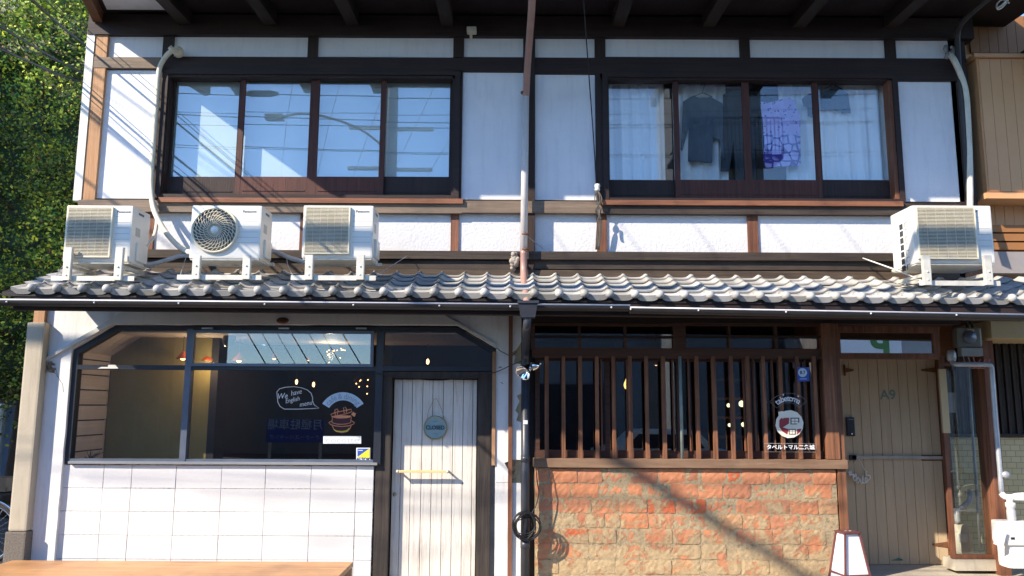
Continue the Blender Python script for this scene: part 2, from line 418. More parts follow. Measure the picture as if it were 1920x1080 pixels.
        for v in me.vertices:
            x, z = v.co.x*sx, v.co.y; yy = -v.co.z
            if mirror: x = -x; yy = -yy
            vs.append(c+Vector((x*ca-z*sa, yy, x*sa+z*ca)))
        fs = [tuple(p.vertices) for p in me.polygons]
        bpy.data.objects.remove(o); bpy.data.curves.remove(cu); bpy.data.meshes.remove(me)
        return s.add(vs, fs)
    def build(s, name, mat, parent=None, label=None, bevel=0, kind=None):
        root = parent
        while root is not None and root.parent is not None: root = root.parent
        o0 = Vector(root.location) if root is not None else Vector((0, 0, 0))
        me = bpy.data.meshes.new(name); me.from_pydata([v-o0 for v in s.v], [], s.f)
        me.polygons.foreach_set('use_smooth', s.sm)
        if any(t is not None for t in s.tone):
            ca = me.color_attributes.new('tone', 'FLOAT_COLOR', 'CORNER'); buf = []
            for p, t in zip(me.polygons, s.tone):
                t = t or (.3, .3, .3); buf += [*t, 1.0]*p.loop_total
            ca.data.foreach_set('color', buf)
        me.materials.append(mat); me.update()
        o = bpy.data.objects.new(name, me); col.objects.link(o)
        if parent is not None: o.parent = parent
        if label: o['label'] = label
        if kind: o['kind'] = kind
        if bevel:
            b = bmesh.new(); b.from_mesh(me); bmesh.ops.remove_doubles(b, verts=b.verts, dist=1e-5)
            bmesh.ops.bevel(b, geom=[e for e in b.edges if len(e.link_faces) == 2 and e.calc_face_angle(0) > .8], offset=bevel, segments=2, profile=.7, affect='EDGES')
            b.to_mesh(me); b.free()
        return o
def thing(name, label, cat, loc=(0, 0, 0), group=None):
    o = bpy.data.objects.new(name, None); col.objects.link(o); o.empty_display_size = .1
    o.location = loc; o['label'] = label; o['category'] = cat
    if group: o['group'] = group
    return o
def tag(o, label, cat, group=None):
    o['label'] = label; o['category'] = cat
    if group: o['group'] = group
    return o
def one(name, mb, mat, label, cat, group=None, bevel=0):
    """a thing that is one mesh; its origin moves to its own middle"""
    c = sum(mb.v, Vector())/len(mb.v); c.z = min(v.z for v in mb.v)
    mb.v = [v-c for v in mb.v]; o = mb.build(name, mat, bevel=bevel); o.location = c
    return tag(o, label, cat, group)
# ================================================================== THE SETTING
g = MB(); g.box(-60, 60, -40, 60, -.3, 0); o = g.build('street', asphalt); o['kind'] = 'structure'
g = MB(); g.box(-5.0, 9, 7.02, 9.6, .004, .03); o = g.build('pavement', pale_conc); o['kind'] = 'structure'

# ================================================================== THE TOWNHOUSE
Y0 = 8.0
house = thing('townhouse', 'old two-storey timber and white plaster townhouse with tiled lower roof, cafe and brick fronts', 'house', (0, Y0, 0))
XL = X(172, 200, Y0); XR = X(1812, 260, Y0)          # upper floor ends
XC0, XC1 = X(981, 300, Y0), X(1003, 300, Y0)         # centre post
def tim(name, a, b, c, d, mat, dy=-.03, dep=.12, label=None):
    return MB().fb(a, b, c, d, Y0+dy, dep).build(name, mat, house, label)
def panel(a, b, c, d, mat=wall_white, dy=0.0):
    return MB().fb(a, b, c, d, Y0+dy, .06).build('plaster_panel', mat, house)
# backing walls: body of the building (rooms stay open behind the glass)
zt = Z(960, 45, Y0); zb = Z(960, 516, Y0)
b = MB()
b.box(XL-.14, XL-.035, Y0+.16, 14, 0, zt); b.build('side_wall', wall_white, house)
MB().box(XR-.02, XR+.08, Y0+1.3, 14, 0, zt).build('side_wall', wall_white, house)
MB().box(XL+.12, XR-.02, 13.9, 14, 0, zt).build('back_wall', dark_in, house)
MB().box(XL+.13, XR-.03, Y0+.13, 11, 3.0, 3.02).build('tatami_floor', surf('straw_mat', (.50, .44, .28), None, 5, .8), house)
MB().box(XL+.13, XR-.03, Y0+.13, 11, 5.55, 5.57).build('room_ceiling', surf('room_white', (.75, .74, .70), None, 5, .8), house)
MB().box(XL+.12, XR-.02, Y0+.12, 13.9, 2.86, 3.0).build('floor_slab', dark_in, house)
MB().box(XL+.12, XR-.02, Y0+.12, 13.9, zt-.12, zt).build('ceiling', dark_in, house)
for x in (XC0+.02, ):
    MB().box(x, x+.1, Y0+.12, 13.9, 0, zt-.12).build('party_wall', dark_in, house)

# --- top strip of plaster, struts and beams
for a, b_, c, d in ((195, 68, 305, 107), (325, 68, 577, 107), (596, 68, 850, 107), (870, 69, 981, 108),
                    (1003, 69, 1115, 109), (1135, 70, 1387, 110), (1406, 72, 1660, 113), (1680, 76, 1800, 117)):
    panel(a, b_, c, d)
tim('beam', 165, 30, 1825, 68, timber, -.06, .16)
tim('beam', 305, 107, 866, 146, timber, -.03, .13)
tim('beam', 866, 107, 981, 134, timber, -.03, .13)
tim('beam', 1003, 108, 1125, 138, timber, -.03, .13)
tim('beam', 1125, 108, 1800, 150, timber, -.03, .13)
tim('beam', 172, 107, 300, 127, beam_w, -.045, .14)
for a, b_, c, d in ((305, 67, 325, 107), (577, 67, 596, 107), (850, 67, 870, 107), (1115, 68, 1135, 109), (1387, 69, 1406, 110), (1660, 71, 1680, 113)):
    tim('strut', a, b_, c, d, timber_v, -.025, .1)
# --- large panels
panel(170, 132, 292, 372); panel(866, 134, 981, 374); panel(1003, 138, 1118, 375); panel(1684, 146, 1800, 378)
# --- posts
MB().box(XC0, XC1, Y0-.05, Y0+.1, zb, zt-.05).build('centre_post', timber_v, house)
tim('post', 1117, 138, 1135, 398, timber_v, -.03); tim('post', 847, 132, 866, 382, timber_v, -.03)
tim('post', 292, 132, 312, 372, timber_v, -.02)
tim('post', 1672, 146, 1690, 380, post_r, -.03)
tim('post', 1793, 60, 1826, 520, timber_v, .0, .15)
o = MB(); x0 = X(174, 200, Y0); x1 = X(190, 90, Y0)
o.box(XL-.0, XL+.13, Y0-.04, Y0+.1, zb, zt-.12); o.build('corner_post', corner_w, house)
MB().box(XL-.085, XL-.002, Y0-.05, Y0+.3, Z(150, 378, Y0), zt-.1).build('corner_board', white_trim, house)
# --- beam below windows, low panels, base beams
tim('beam', 146, 376, 866, 398, beam_w, -.07, .16); tim('beam', 866, 377, 1130, 399, beam_w, -.07, .16)
tim('beam', 1130, 380, 1800, 402, base_w, -.07, .16)
for a, b_, c, d in ((190, 397, 266, 471), (290, 397, 563, 471), (575, 397, 845, 471), (860, 397, 981, 471), (1003, 398, 1119, 472), (1138, 399, 1402, 473), (1422, 401, 1700, 474), (1700, 401, 1795, 474)):
    panel(a, b_, c, d, wall_rough)
for a, c in ((270, 288), (562, 576), (845, 860), (1119, 1138), (1402, 1422)):
    tim('post', a, 397, c, 474, post_r, -.02, .08)
tim('beam', 175, 471, 1800, 486, base_w, -.09, .2); tim('beam', 175, 487, 981, 504, base_w, -.05, .16)
tim('beam', 1003, 488, 1800, 506, base_w, -.05, .16)
tim('beam', 175, 506, 1800, 524, ledge_w, -.08, .2)

# --- upper windows
def upper_window(a, b_, c, d, panes, yg, gm, sill):
    fr = MB(); x0, x1, z0, z1 = rect(a, b_, c, d, Y0-.02)
    t = .055
    fr.box(x0, x0+t, Y0-.05, Y0+.13, z0, z1); fr.box(x1-t, x1, Y0-.05, Y0+.13, z0, z1)
    fr.box(x0+t, x1-t, Y0-.05, Y0+.13, z1-t*.8, z1); fr.box(x0+t, x1-t, Y0-.045, Y0+.13, z0, z0+.04)
    f = fr.build('window', timber, house)
    MB().fb(a-4, sill, c+6, sill+9, Y0-.1, .14).build('sill', sill_r, f)
    for k, (p, q) in enumerate(panes):
        y = Y0+(.045 if k in (1, 2) else .09); gx0, gx1, gz0, gz1 = rect(p, yg[0], q, yg[1], y)
        s = MB(); e = .05; zs = z0+.045
        nx0 = gx0-e*1.05; nx1 = gx1+e*1.05
        if k == 1: nx1 = (gx1+rect(*[panes[2][0], yg[0], panes[2][1], yg[1]], y)[0])/2
        if k == 2: nx0 = (gx0+rect(*[panes[1][0], yg[0], panes[1][1], yg[1]], y)[1])/2
        s.box(nx0, gx0, y-.016, y+.016, zs, z1-.05); s.box(gx1, nx1, y-.016, y+.016, zs, z1-.05)
        s.box(gx0, gx1, y-.014, y+.014, gz1, z1-.05); s.box(gx0, gx1, y-.014, y+.014, zs, gz0)
        s.box(gx0+.02, gx1-.02, y-.02, y-.014, zs+.05, zs+.06)
        so_ = s.build('sash', sash_w if k in (1, 2) else timber_v, f)
        MB().box(gx0, gx1, y-.002, y+.002, gz0, gz1).build('pane', gm, f)
    return f
upper_window(300, 134, 862, 373, ((325, 446), (457, 580), (597, 713), (722, 843)), (147, 332), g_up, 371)
upper_window(1130, 140, 1688, 380, ((1142, 1264), (1273, 1393), (1406, 1526), (1537, 1664)), (153, 338), g_upr, 376)
# pale blinds close behind the left window (one per sash)
for p, q in ((318, 448), (455, 588), (588, 716), (718, 850)):
    b = MB(); x0, x1, z0, z1 = rect(p, 138, q, 340, Y0+.15); b.box(x0+.01, x1-.01, Y0+.15, Y0+.16, z0, z1)
    tag(b.build('window_blind', blinds), {318: 'pale blind behind the glass at the left end, catching a wedge of sun', 455: 'pale blind behind the second glass pane with the tip of the sun wedge',
        588: 'pale blind behind the third glass pane, all in shade', 718: 'pale blind behind the last glass pane beside the white plaster panel'}[p], 'blind', 'blinds behind the left upper window')

# --- lower roof of pantiles
YE = 7.15; PH = R(20.8); ZE0 = Z(983, 556, YE)
def ez(x): return ZE0-.0058*x
cs, sn = math.cos(PH), math.sin(PH)
pitch = .2262; xb = X(61.7, 543, YE)
def prof(t):
    d = min(t, 1-t)
    return .032*math.exp(-(d/.15)**2)+.026*(t-.45)**2
mb = MB(); Lexp = .187
xs0 = X(18, 545, YE)
for r_ in range(5):
    for c_ in range(-1, 44):
        bx = xb+c_*pitch+random.uniform(-.003, .003); nseg = 14
        jz = random.uniform(-.003, .003); js = random.uniform(-.006, .006)
        tone = random.uniform(.30, .50)*(.8 if random.random() < .1 else 1); tn = (tone*1.0, tone, tone*random.uniform(.93, 1.02))
        s0 = r_*Lexp+js; s1 = s0+.25
        th = .052 if r_ == 0 else .013
        vs = []
        for (s_, lift) in ((s0, .026), (s1, .0)):
            for lay in (0, 1):
                for k in range(nseg+1):
                    t = k/nseg; x = bx+t*(pitch+.012)
                    if c_ == -1: x = bx+.03+t*(pitch-.03+.01)
                    h = prof(min(t, 1))+lift+jz-(lay*(th if s_ == s0 else .010))
                    if c_ == -1 and t < .5: h = min(h, .018+lift+jz)-(lay*0)
                    y = YE+s_*cs-h*sn; z = ez(x)+s_*sn+h*cs
                    vs.append((x, y, z))
        n1 = nseg+1; fs = []
        for k in range(nseg):
            fs.append((k, k+1, 2*n1+k+1, 2*n1+k))                 # top
            fs.append((n1+k, 3*n1+k, 3*n1+k+1, n1+k+1))           # underside
            fs.append((k, n1+k, n1+k+1, k+1))                     # lip
        fs.append((0, 2*n1, 3*n1, n1)); fs.append((nseg, n1+nseg, 3*n1+nseg, 2*n1+nseg))
        mb.add(vs, fs, False, tn)
        for i in range(nseg): mb.sm[-len(fs)+3*i] = True
        if r_ == 0 and c_ >= 0:
            mb.ball((bx+.002, YE-.014-.03*sn, ez(bx)+.030), .040, 12, tone=(tone*1.08, tone*1.08, tone*1.05))
            mb.tube([(bx, YE-.01, ez(bx)+.026), (bx, YE+.1*cs, ez(bx)+.026+.1*sn)], .034, 10)
            for i in range(-11, 0): mb.tone[i] = tn
lower_roof = mb.build('tile_roof', tilem, house, 'silvery grey wavy tiled lower roof')
# underside board, fascia and sides of the lower roof
xr_ = xb+44*pitch
b = MB()
for (xa, xz) in ((xs0-.08, 0.0), (0.0, xr_)):
    vs = []
    for x in (xa, xz):
        for (s_, dz) in ((.02, -.012), (.93, -.012), (.93, -.05), (.02, -.05)):
            vs.append((x, YE+s_*cs, ez(x)+s_*sn+dz))
    b.add(vs, [(0, 1, 5, 4), (1, 2, 6, 5), (2, 3, 7, 6), (3, 0, 4, 7), (0, 3, 2, 1), (4, 5, 6, 7)])
b.build('eave_board', soffit, house)
for k in range(20):
    x = -4.3+k*.47
    if x > 5.3: break
    MB().bar((x, YE+.06, ez(x)-.055), (x, YE+.84, ez(x)+.78*sn/cs-.055), .05, .06).build('rafter', timber, house)
b = MB()
b.add([(xs0+.03, YE+.03, ez(xs0)-.17), (xr_, YE+.03, ez(xr_)-.15), (xr_, YE+.03, ez(xr_)-.005), (xs0+.03, YE+.03, ez(xs0)-.005),
       (xs0+.03, YE+.06, ez(xs0)-.17), (xr_, YE+.06, ez(xr_)-.17), (xr_, YE+.06, ez(xr_)-.005), (xs0+.03, YE+.06, ez(xs0)-.005)],
      [(0, 1, 2, 3), (4, 7, 6, 5), (0, 4, 5, 1), (2, 6, 7, 3), (0, 3, 7, 4), (1, 5, 6, 2)])
b.build('fascia', timber, house)
# gutter
def gut(pa, pb, ya, yb):
    Yg = YE-.05; p = W(pa, ya, Yg); q = W(pb, yb, Yg); r = .05; n = 10; b = MB(); vs = []
    for P in (p, q):
        for rr in (r, r-.006):
            for k in range(n+1):
                a = math.pi*k/n; vs.append((P.x, Yg-rr*math.cos(a), P.z-rr*math.sin(a)))
    m_ = n+1; fs = []
    for k in range(n):
        fs += [(k, 2*m_+k, 2*m_+k+1, k+1), (m_+k, m_+k+1, 3*m_+k+1, 3*m_+k)]
    fs += [(0, m_, 3*m_, 2*m_), (n, 2*m_+n, 3*m_+n, m_+n)]
    fs += [tuple(range(m_)), tuple(range(2*m_, 3*m_))[::-1]]
    b.add(vs, fs, False); g_ = b.build('gutter', gutm, house)
    MB().tube([(p.x, Yg-r, p.z+.002), (q.x, Yg-r, q.z+.002)], .0075, 8).build('rim', rimm, g_)
    return g_
g1 = gut(-18, 1180, 563, 574); g2 = gut(1180, 2000, 578, 593)
for px in (20, 183, 340, 500, 665, 825, 957, 1145):
    p = W(px, 565+px*.0093, YE-.05); b = MB(); b.ball((p.x, YE-.106, p.z-.010), .009, 8); b.build('bracket', rimm, g1)
for px in (1181, 1307, 1470, 1628, 1787):
    p = W(px, 579+(px-1180)*.018, YE-.05); b = MB(); b.ball((p.x, YE-.106, p.z-.010), .009, 8); b.build('bracket', rimm, g2)

# --- upper roof: soffit, rafters, eave
YT, ZT, SP = 6.42, 5.65, .05
xe0 = lambda y: -4.44+(Y0-y)*.30
def slab(name, mat, zoff, th, x1=5.35, yf=YT, yb_=Y0+.3, x0f=xe0):
    b = MB(); vs = []
    for y in (yf, yb_):
        for z in (0, th):
            for x in (x0f(y), x1): vs.append((x, y, ZT+(y-YT)*SP+zoff+z))
    b.add(vs, [(0, 1, 5, 4), (2, 6, 7, 3), (0, 2, 3, 1), (4, 5, 7, 6), (0, 4, 6, 2), (1, 3, 7, 5)])
    return b.build(name, mat, house)
slab('soffit', soffit, .07, .05)
b = MB(); xa = -4.3; vs = []
for y in (YT+.2, Y0-.12):
    for x in (xa+(Y0-y)*.30, -3.5+.0): vs.append((x, y, ZT+(y-YT)*SP+.066))
b.add(vs, [(0, 1, 3, 2)]); b.build('soffit_plaster', wall_white, house)
slab('upper_roof', surf('upper_roof_tile', (.3, .3, .3), None, 8, .6, 20, .6), .12, .12, yf=YT-.06)
for px in (345, 505, 660, 838, 1160, 1330, 1500, 1672):
    x = X(px, 45, Y0-.1) if px < 960 else X(px, 45, Y0-.1)
    MB().bar((x, YT+.05, ZT+.0), (x, Y0-.07, ZT+1.5*SP), .13, .14).build('rafter', wood('rafter_wood_%d' % px, (.022, .015, .013), (.038, .026, .021), 'y'), house)
MB().bar((xe0(YT)+.06, YT, ZT+.03), (xe0(Y0)+.06, Y0-.06, ZT+1.5*SP+.03), .09, .16).build('barge_board', wood('barge_wood', (.12, .05, .02), (.2, .09, .04), 'y'), house)
b = MB()   # roof above, back to the ridge
b.add([(-4.6, Y0+.3, 5.9), (5.35, Y0+.3, 5.9), (5.35, 14.2, 6.6), (-4.6, 14.2, 6.6), (-4.6, Y0+.3, 5.6), (5.35, Y0+.3, 5.6), (5.35, 14.2, 5.6), (-4.6, 14.2, 5.6)],
      [(0, 1, 2, 3), (4, 7, 6, 5), (0, 4, 5, 1), (2, 6, 7, 3), (1, 5, 6, 2), (0, 3, 7, 4)])
b.build('main_roof', MATS['upper_roof_tile'], house)

# ================================================================== CAFE FRONT (ground floor, left)
ztop = Z(500, 585, Y0)+.12
xP0 = X(66, 820, Y0); xO0 = X(126, 760, Y0); xO1 = X(929, 800, Y0); xP1 = X(977, 820, Y0)
pt = lambda a, b_: (W(a, b_, Y0).x, W(a, b_, Y0).z)
B_ = (xO0, pt(133, 655)[1]); C_ = pt(214, 609); D_ = pt(857, 610); E_ = (xO1, pt(930, 653)[1])
def rough_edge(p, q, n, a):
    out = []
    for i in range(n):
        t = i/n; out.append((p[0]+(q[0]-p[0])*t+random.uniform(-a, a)*(i > 0), p[1]+(q[1]-p[1])*t+random.uniform(-a, a)*(i > 0)))
    return out
op = rough_edge((xO1, .01), E_, 3, .0)+rough_edge(E_, D_, 8, .003)+rough_edge(D_, C_, 22, .004)+rough_edge(C_, B_, 8, .004)+rough_edge(B_, (xO0, .01), 16, .003)
# broken plaster bites on the right edge, next to the brown post
def zz(py): return Z(970, py, Y0)
def xx(px): return X(px, 800, Y0)
edge = [(xP1, zz(640)), (xx(968), zz(655)), (xx(958), zz(661)), (xx(966), zz(668)), (xx(963), zz(680)), (xP1, zz(683)),
        (xP1, zz(738)), (xx(968), zz(742)), (xx(974), zz(752)), (xx(966), zz(770)), (xx(972), zz(776)), (xx(968), zz(788)), (xP1, zz(792)),
        (xP1, zz(862)), (xx(962), zz(862)), (xx(946), zz(868)), (xx(955), zz(884)), (xx(959), zz(896)), (xx(957), zz(905)), (xP1, zz(906))]
out = [(xP0, .01)]+rough_edge((xP0, .02), (xP0, ztop), 1, 0)[1:]+[(xP0, ztop), (xP1, ztop)]+edge+[(xP1, .01)]
cafe_wall = MB().poly(out+op, Y0, Y0+.12).build('cafe_wall', wall_cafe, house)
MB().box(xP1-.2, xP1-.001, Y0+.035, Y0+.1, .01, ztop).build('render_backing', sand, house)
# raised moulding following the chamfered opening
mo = [pt(133, 657), pt(80, 679), pt(140, 643), pt(231, 587), pt(828, 588), pt(905, 628), pt(929, 651), pt(857, 609), pt(214, 608)]
MB().poly([pt(131, 652), pt(78, 682), pt(78, 677), pt(231, 586), pt(828, 588), pt(930, 646), pt(930, 652), pt(857, 609), pt(214, 608)], Y0-.03, Y0-.001).build('moulding', mould, house)
# left pillar (tan render on a granite base), step of white plaster
xq0 = X(28, 850, 7.9); xq1 = X(62, 850, 7.9)
b = MB(); b.box(xq0, xq1, 7.9, 8.25, Z(40, 996, 7.9), Z(60, 604, 7.9)); b.build('corner_pillar', concrete_tan, house, 'tan rendered corner pillar', bevel=.02)
b = MB(); b.box(xq0-.015, xq1+.01, 7.885, 8.26, 0, Z(40, 997, 7.9)); b.build('pillar_base', granite, house, 'dark granite pillar base', bevel=.015)
MB().box(X(64, 585, 7.95), X(84, 585, 7.95), 7.95, 8.1, Z(60, 606, 7.95), Z(60, 572, 7.95)+.05).build('post_stub', corner_w, house)
b = MB()
pts = [(X(107, 1040, 7.93), .01), (X(107, 1040, 7.93), Z(120, 668, 7.93)), (X(72, 700, 7.93), Z(90, 700, 7.93)), (X(66, 750, 7.93), Z(66, 740, 7.93)), (X(70, 900, 7.93), Z(66, 900, 7.93)), (X(66, 950, 7.93), .4), (X(60, 990, 7.93), .01)]
pts = [(p[0]+random.uniform(-.006, .006), p[1]) for p in pts]
# narrow raised rib of plaster beside the opening
b.poly([(X(101, 960, 7.95), .01), (X(98, 960, 7.95), .8), (X(101, 960, 7.95), 1.3), (X(99, 960, 7.95), Z(90, 700, 7.95)), (X(126, 760, 7.95), Z(120, 672, 7.95)), (X(126, 760, 7.95), .01)][::-1], 7.94, 8.0)
# broken patch with exposed rubble on the left pilaster
b = MB()
random.seed(3)
for k in range(16): b.ball((X(88+random.uniform(-9, 16), 690, Y0), Y0+random.uniform(-.015, .005), Z(90, 690+random.uniform(-9, 8), Y0)), random.uniform(.012, .03), 7, (1, .5, .8))
b.build('broken_patch', surf('rubble', (.3, .24, .17), (.14, .11, .08), 20, .9, 60, 1), house)
b = MB()
for k in range(34):
    sx_ = random.choice([(959, 668, 6, 12), (968, 765, 5, 22), (964, 885, 10, 18)]); b.ball((X(sx_[0]+random.uniform(-1, 1)*sx_[2], sx_[1], Y0), Y0+.03, Z(965, sx_[1]+random.uniform(-1, 1)*sx_[3], Y0)), random.uniform(.006, .02), 6, (1, .6, .8))
b.build('crumbled_render', sand, house)
# hairline cracks
b = MB()
def crack(pts, r=.0022):
    P = []
    for i in range(len(pts)-1):
        for k in range(4):
            t = k/4; P.append(W(pts[i][0]+(pts[i+1][0]-pts[i][0])*t+random.uniform(-1, 1), pts[i][1]+(pts[i+1][1]-pts[i][1])*t+random.uniform(-1, 1), Y0-.0005))
    b.tube(P, r, 4)
crack([(930, 652), (945, 662), (960, 668), (972, 655)], .004); crack([(96, 695), (108, 705), (118, 720), (120, 740)]); crack([(104, 690), (112, 715)])
crack([(935, 690), (942, 688)], .004); crack([(939, 717), (945, 720)], .003); crack([(930, 905), (975, 903)], .0015)
b.build('crack', surf('crack_dirt', (.12, .09, .06), None, 8, .9), house)
# rusty vent
p = W(530, 601, Y0-.03); b = MB(); b.lathe((p.x, p.y+.005, p.z), [(.0, .02), (.03, .022), (.055, .015), (.068, 0)], 20, (0, -1, 0))
for k in range(5): b.box(p.x-.045, p.x+.045, p.y-.022, p.y-.016, p.z-.024+k*.011, p.z-.020+k*.011)
for i, v in enumerate(b.v): b.v[i] = Vector((v.x, v.y, p.z+(v.z-p.z)*.5))
b.build('vent', rust, house, 'small rusty oval vent')

# --- shop window
YF = 8.03
xa, xb2 = xO0+.004, X(703, 780, YF); xm = X(347, 780, YF); xd0 = X(710, 780, YF); xE = xO1-.003
zs = Z(400, 868, YF); ztr = Z(400, 689, YF); zh = Z(400, 614, YF); z0s = Z(400, 871, YF)
def inset(pts_, d):
    return pts_
fr = MB(); t = .05
# chamfered outer frame as bars
zB = B_[1]-.01; zC = C_[1]-.004
fr.box(xa, xa+t, YF, YF+.09, z0s, zB)
fr.poly([(xa, zB), (xa+t, zB-.03), (C_[0]+.03, zC-t), (D_[0]-.02, zC-t), (xE-t, E_[1]-.04), (xE, E_[1]-.01), (D_[0], zC), (C_[0], zC)][::-1], YF+.001, YF+.089)
fr.box(xE-t*.9, xE, YF, YF+.09, .01, E_[1]-.02)
fr.box(xa+t, xE-t*.9, YF-.004, YF+.085, ztr-.025, ztr+.02)
win = fr.build('shop_window', black_fr, house, 'black framed shop window with clipped corners')
MB().box(xm-.03, xm+.03, YF-.008, YF+.08, zs-.01, zC-.03).build('mullion', alu_dark, win)
MB().box(xb2-.005, xd0+.03, YF-.008, YF+.08, zs-.01, zC-.03).build('mullion', black_fr, win)
MB().box(xa+t, xb2+.04, YF-.03, YF+.08, zs-.012, zs+.012).build('sill', alu, win)
MB().box(xa+t, xb2-.005, YF-.002, YF+.06, zs+.012, zs+.035).build('lower_rail', alu_dark, win)
# awning sash in the middle
x0, x1, z0, z1 = rect(357, 620, 700, 687, YF-.03); e = .028; s = MB()
s.box(x0, x1, YF-.035, YF+.0, z0, z0+e); s.box(x0, x1, YF-.035, YF, z1-e, z1); s.box(x0, x0+e, YF-.034, YF-.001, z0+e, z1-e); s.box(x1-e, x1, YF-.034, YF-.001, z0+e, z1-e)
aw = s.build('awning_sash', alu_dark, win); 
MB().box(x0+e, x1-e, YF-.02, YF-.016, z0+e, z1-e).build('pane', g_tr, win)
for px in (388, 532, 677):
    MB().fb(px-10, 614, px+10, 617, YF-.04, .03).build('hinge', alu, win)
MB().box(xa+t, xm-.03, YF+.04, YF+.044, zs+.035, ztr-.025).build('pane', g_low, win)
MB().box(xm+.03, xb2-.005, YF+.04, YF+.044, zs+.035, ztr-.025).build('pane', g_low, win)
MB().poly([(xa+t, ztr+.02), (xm-.03, ztr+.02), (xm-.03, zC-t), (C_[0]+.03, zC-t), (xa+t, zB-.03)], YF+.04, YF+.044).build('pane', g_low, win)
MB().poly([(xd0+.03, ztr+.02), (xE-t*.9, ztr+.02), (xE-t*.9, E_[1]-.05), (D_[0]-.02, zC-t), (xd0+.03, zC-t)], YF+.04, YF+.044).build('pane', g_low, win)
MB().ppoly([(183, 691), (222, 691), (216, 684), (203, 684), (202, 688), (190, 688)], YF-.012, .004).build('torn_tape', white_trim, win, 'torn strip of white tape on the window rail')

# --- white block wall below the window
xw0 = xO0-.02; xw1 = X(697, 970, Y0); zw = Z(400, 873, Y0+.01)
MB().box(xw0+.02, xw1, Y0+.052, Y0+.15, 0, zw-.004).build('block_joint', jointm, house)
b = MB()
vx = [xw0+.01]+[X(p, 970, Y0+.04) for p in (188, 241, 325, 411, 494, 580, 665)]+[xw1]
hz = [zw]+[Z(400, p, Y0+.04) for p in (916, 959.5, 1004, 1049)]+[0.0]
for i in range(len(vx)-1):
    for j in range(len(hz)-1):
        q = .0026; b.box(vx[i]+q, vx[i+1]-q, Y0+.04, Y0+.1, hz[j+1]+q*.8, hz[j]-q*.8, jit=.0016)
b.build('block_wall', blockm, house, 'white painted block wall below the shop window', bevel=.002)

# --- cafe door
YD = 8.14
dx0 = X(735, 880, YD); dx1 = X(893, 880, YD); zdt = Z(815, 712, YD)
f = MB(); jx0 = X(706, 880, YF+.02); jx1 = X(928, 880, YF+.02)
f.box(xd0-.02, dx0-.01, YF+.02, YD+.06, .01, ztr-.03); f.box(dx1+.01, xE-t*.9-.002, YF+.02, YD+.06, .01, ztr-.03)
f.box(dx0-.01, dx1+.01, YF+.022, YD+.06, zdt+.012, ztr-.03)
door = f.build('door', black_wd, house, 'white plank cafe door in a black frame')
b = MB(); NP = 9; ed = [X(p, 880, YD) for p in (735, 751, 770, 790, 809, 829, 848, 867, 885, 893)]
for i in range(9): b.box(ed[i]+.0025, ed[i+1]-.0025, YD+random.uniform(-.0015, .0015), YD+.03, .03, zdt)
b.build('door_leaf', white_pl, door, bevel=.003)
MB().box(ed[0], ed[-1], YD+.02, YD+.04, .03, zdt).build('leaf_back', black_wd, door)
hp = W(747, 884, YD-.09); hq = W(838, 883, YD-.09)
b = MB(); b.box(hp.x, hq.x, YD-.10, YD-.075, hp.z-.011, hp.z+.012)
hd = b.build('handle', yel_wood, door, bevel=.005)
b = MB()
for x in (hp.x-.008, hq.x+.006):
    b.tube([(x, YD-.09, hp.z), (x, YD, hp.z)], .010, 8); b.ball((x, YD-.09, hp.z), .017, 8)
b.build('handle_mount', steel, hd)
p = W(740, 927, YD); b = MB(); b.lathe((p.x, YD+.002, p.z), [(0, .014), (.012, .013), (.019, .004), (.02, 0)], 16, (0, -1, 0)); b.build('lock', brass, door)
# brown strip beside the door, plaster reveal
MB().box(xO1-.035, xO1-.002, YF-.045, YF-.001, Z(930, 872, YF), Z(930, 660, YF)).build('timber_strip', corner_w, house)
MB().box(XC0-.14, XC0-.1, Y0-.03, Y0+.1, .01, ztop).build('brown_post', post_r, house)

# ================================================================== HOSTEL FRONT (ground floor, right)
xl = X(998, 760, Y0)
def gt(name, a, b_, c, d, mat, dy=0, dep=.1, par=None, lab=None): return MB().fb(a, b_, c, d, Y0+dy, dep).build(name, mat, par or house, lab)
gt('header_beam', 984, 578, 1800, 606, timber, -.02, .18)
# transom lights
fr = MB()
for a, b_, c, d in ((998, 606, 1262, 611), (1285, 606, 1545, 611), (998, 653, 1548, 672), (1262, 606, 1286, 654), (1545, 606, 1566, 672), (996, 611, 1003, 654),
                    (1084, 611, 1089, 653), (1170, 611, 1175, 653), (1366, 611, 1370, 653), (1453, 611, 1458, 653)):
    fr.fb(a, b_, c, d, Y0+.0, .07)
tl = fr.build('transom_window', latt_x, house)
fr = MB(); fr.fb(1003, 629, 1262, 633, Y0-.01, .03); fr.fb(1286, 629, 1548, 633, Y0-.01, .03); fr.build('glazing_bar', timber, tl)
MB().fb(1003, 611, 1262, 653, Y0+.04, .004).build('pane', g_low, tl); MB().fb(1286, 611, 1545, 653, Y0+.04, .004).build('pane', g_low, tl)
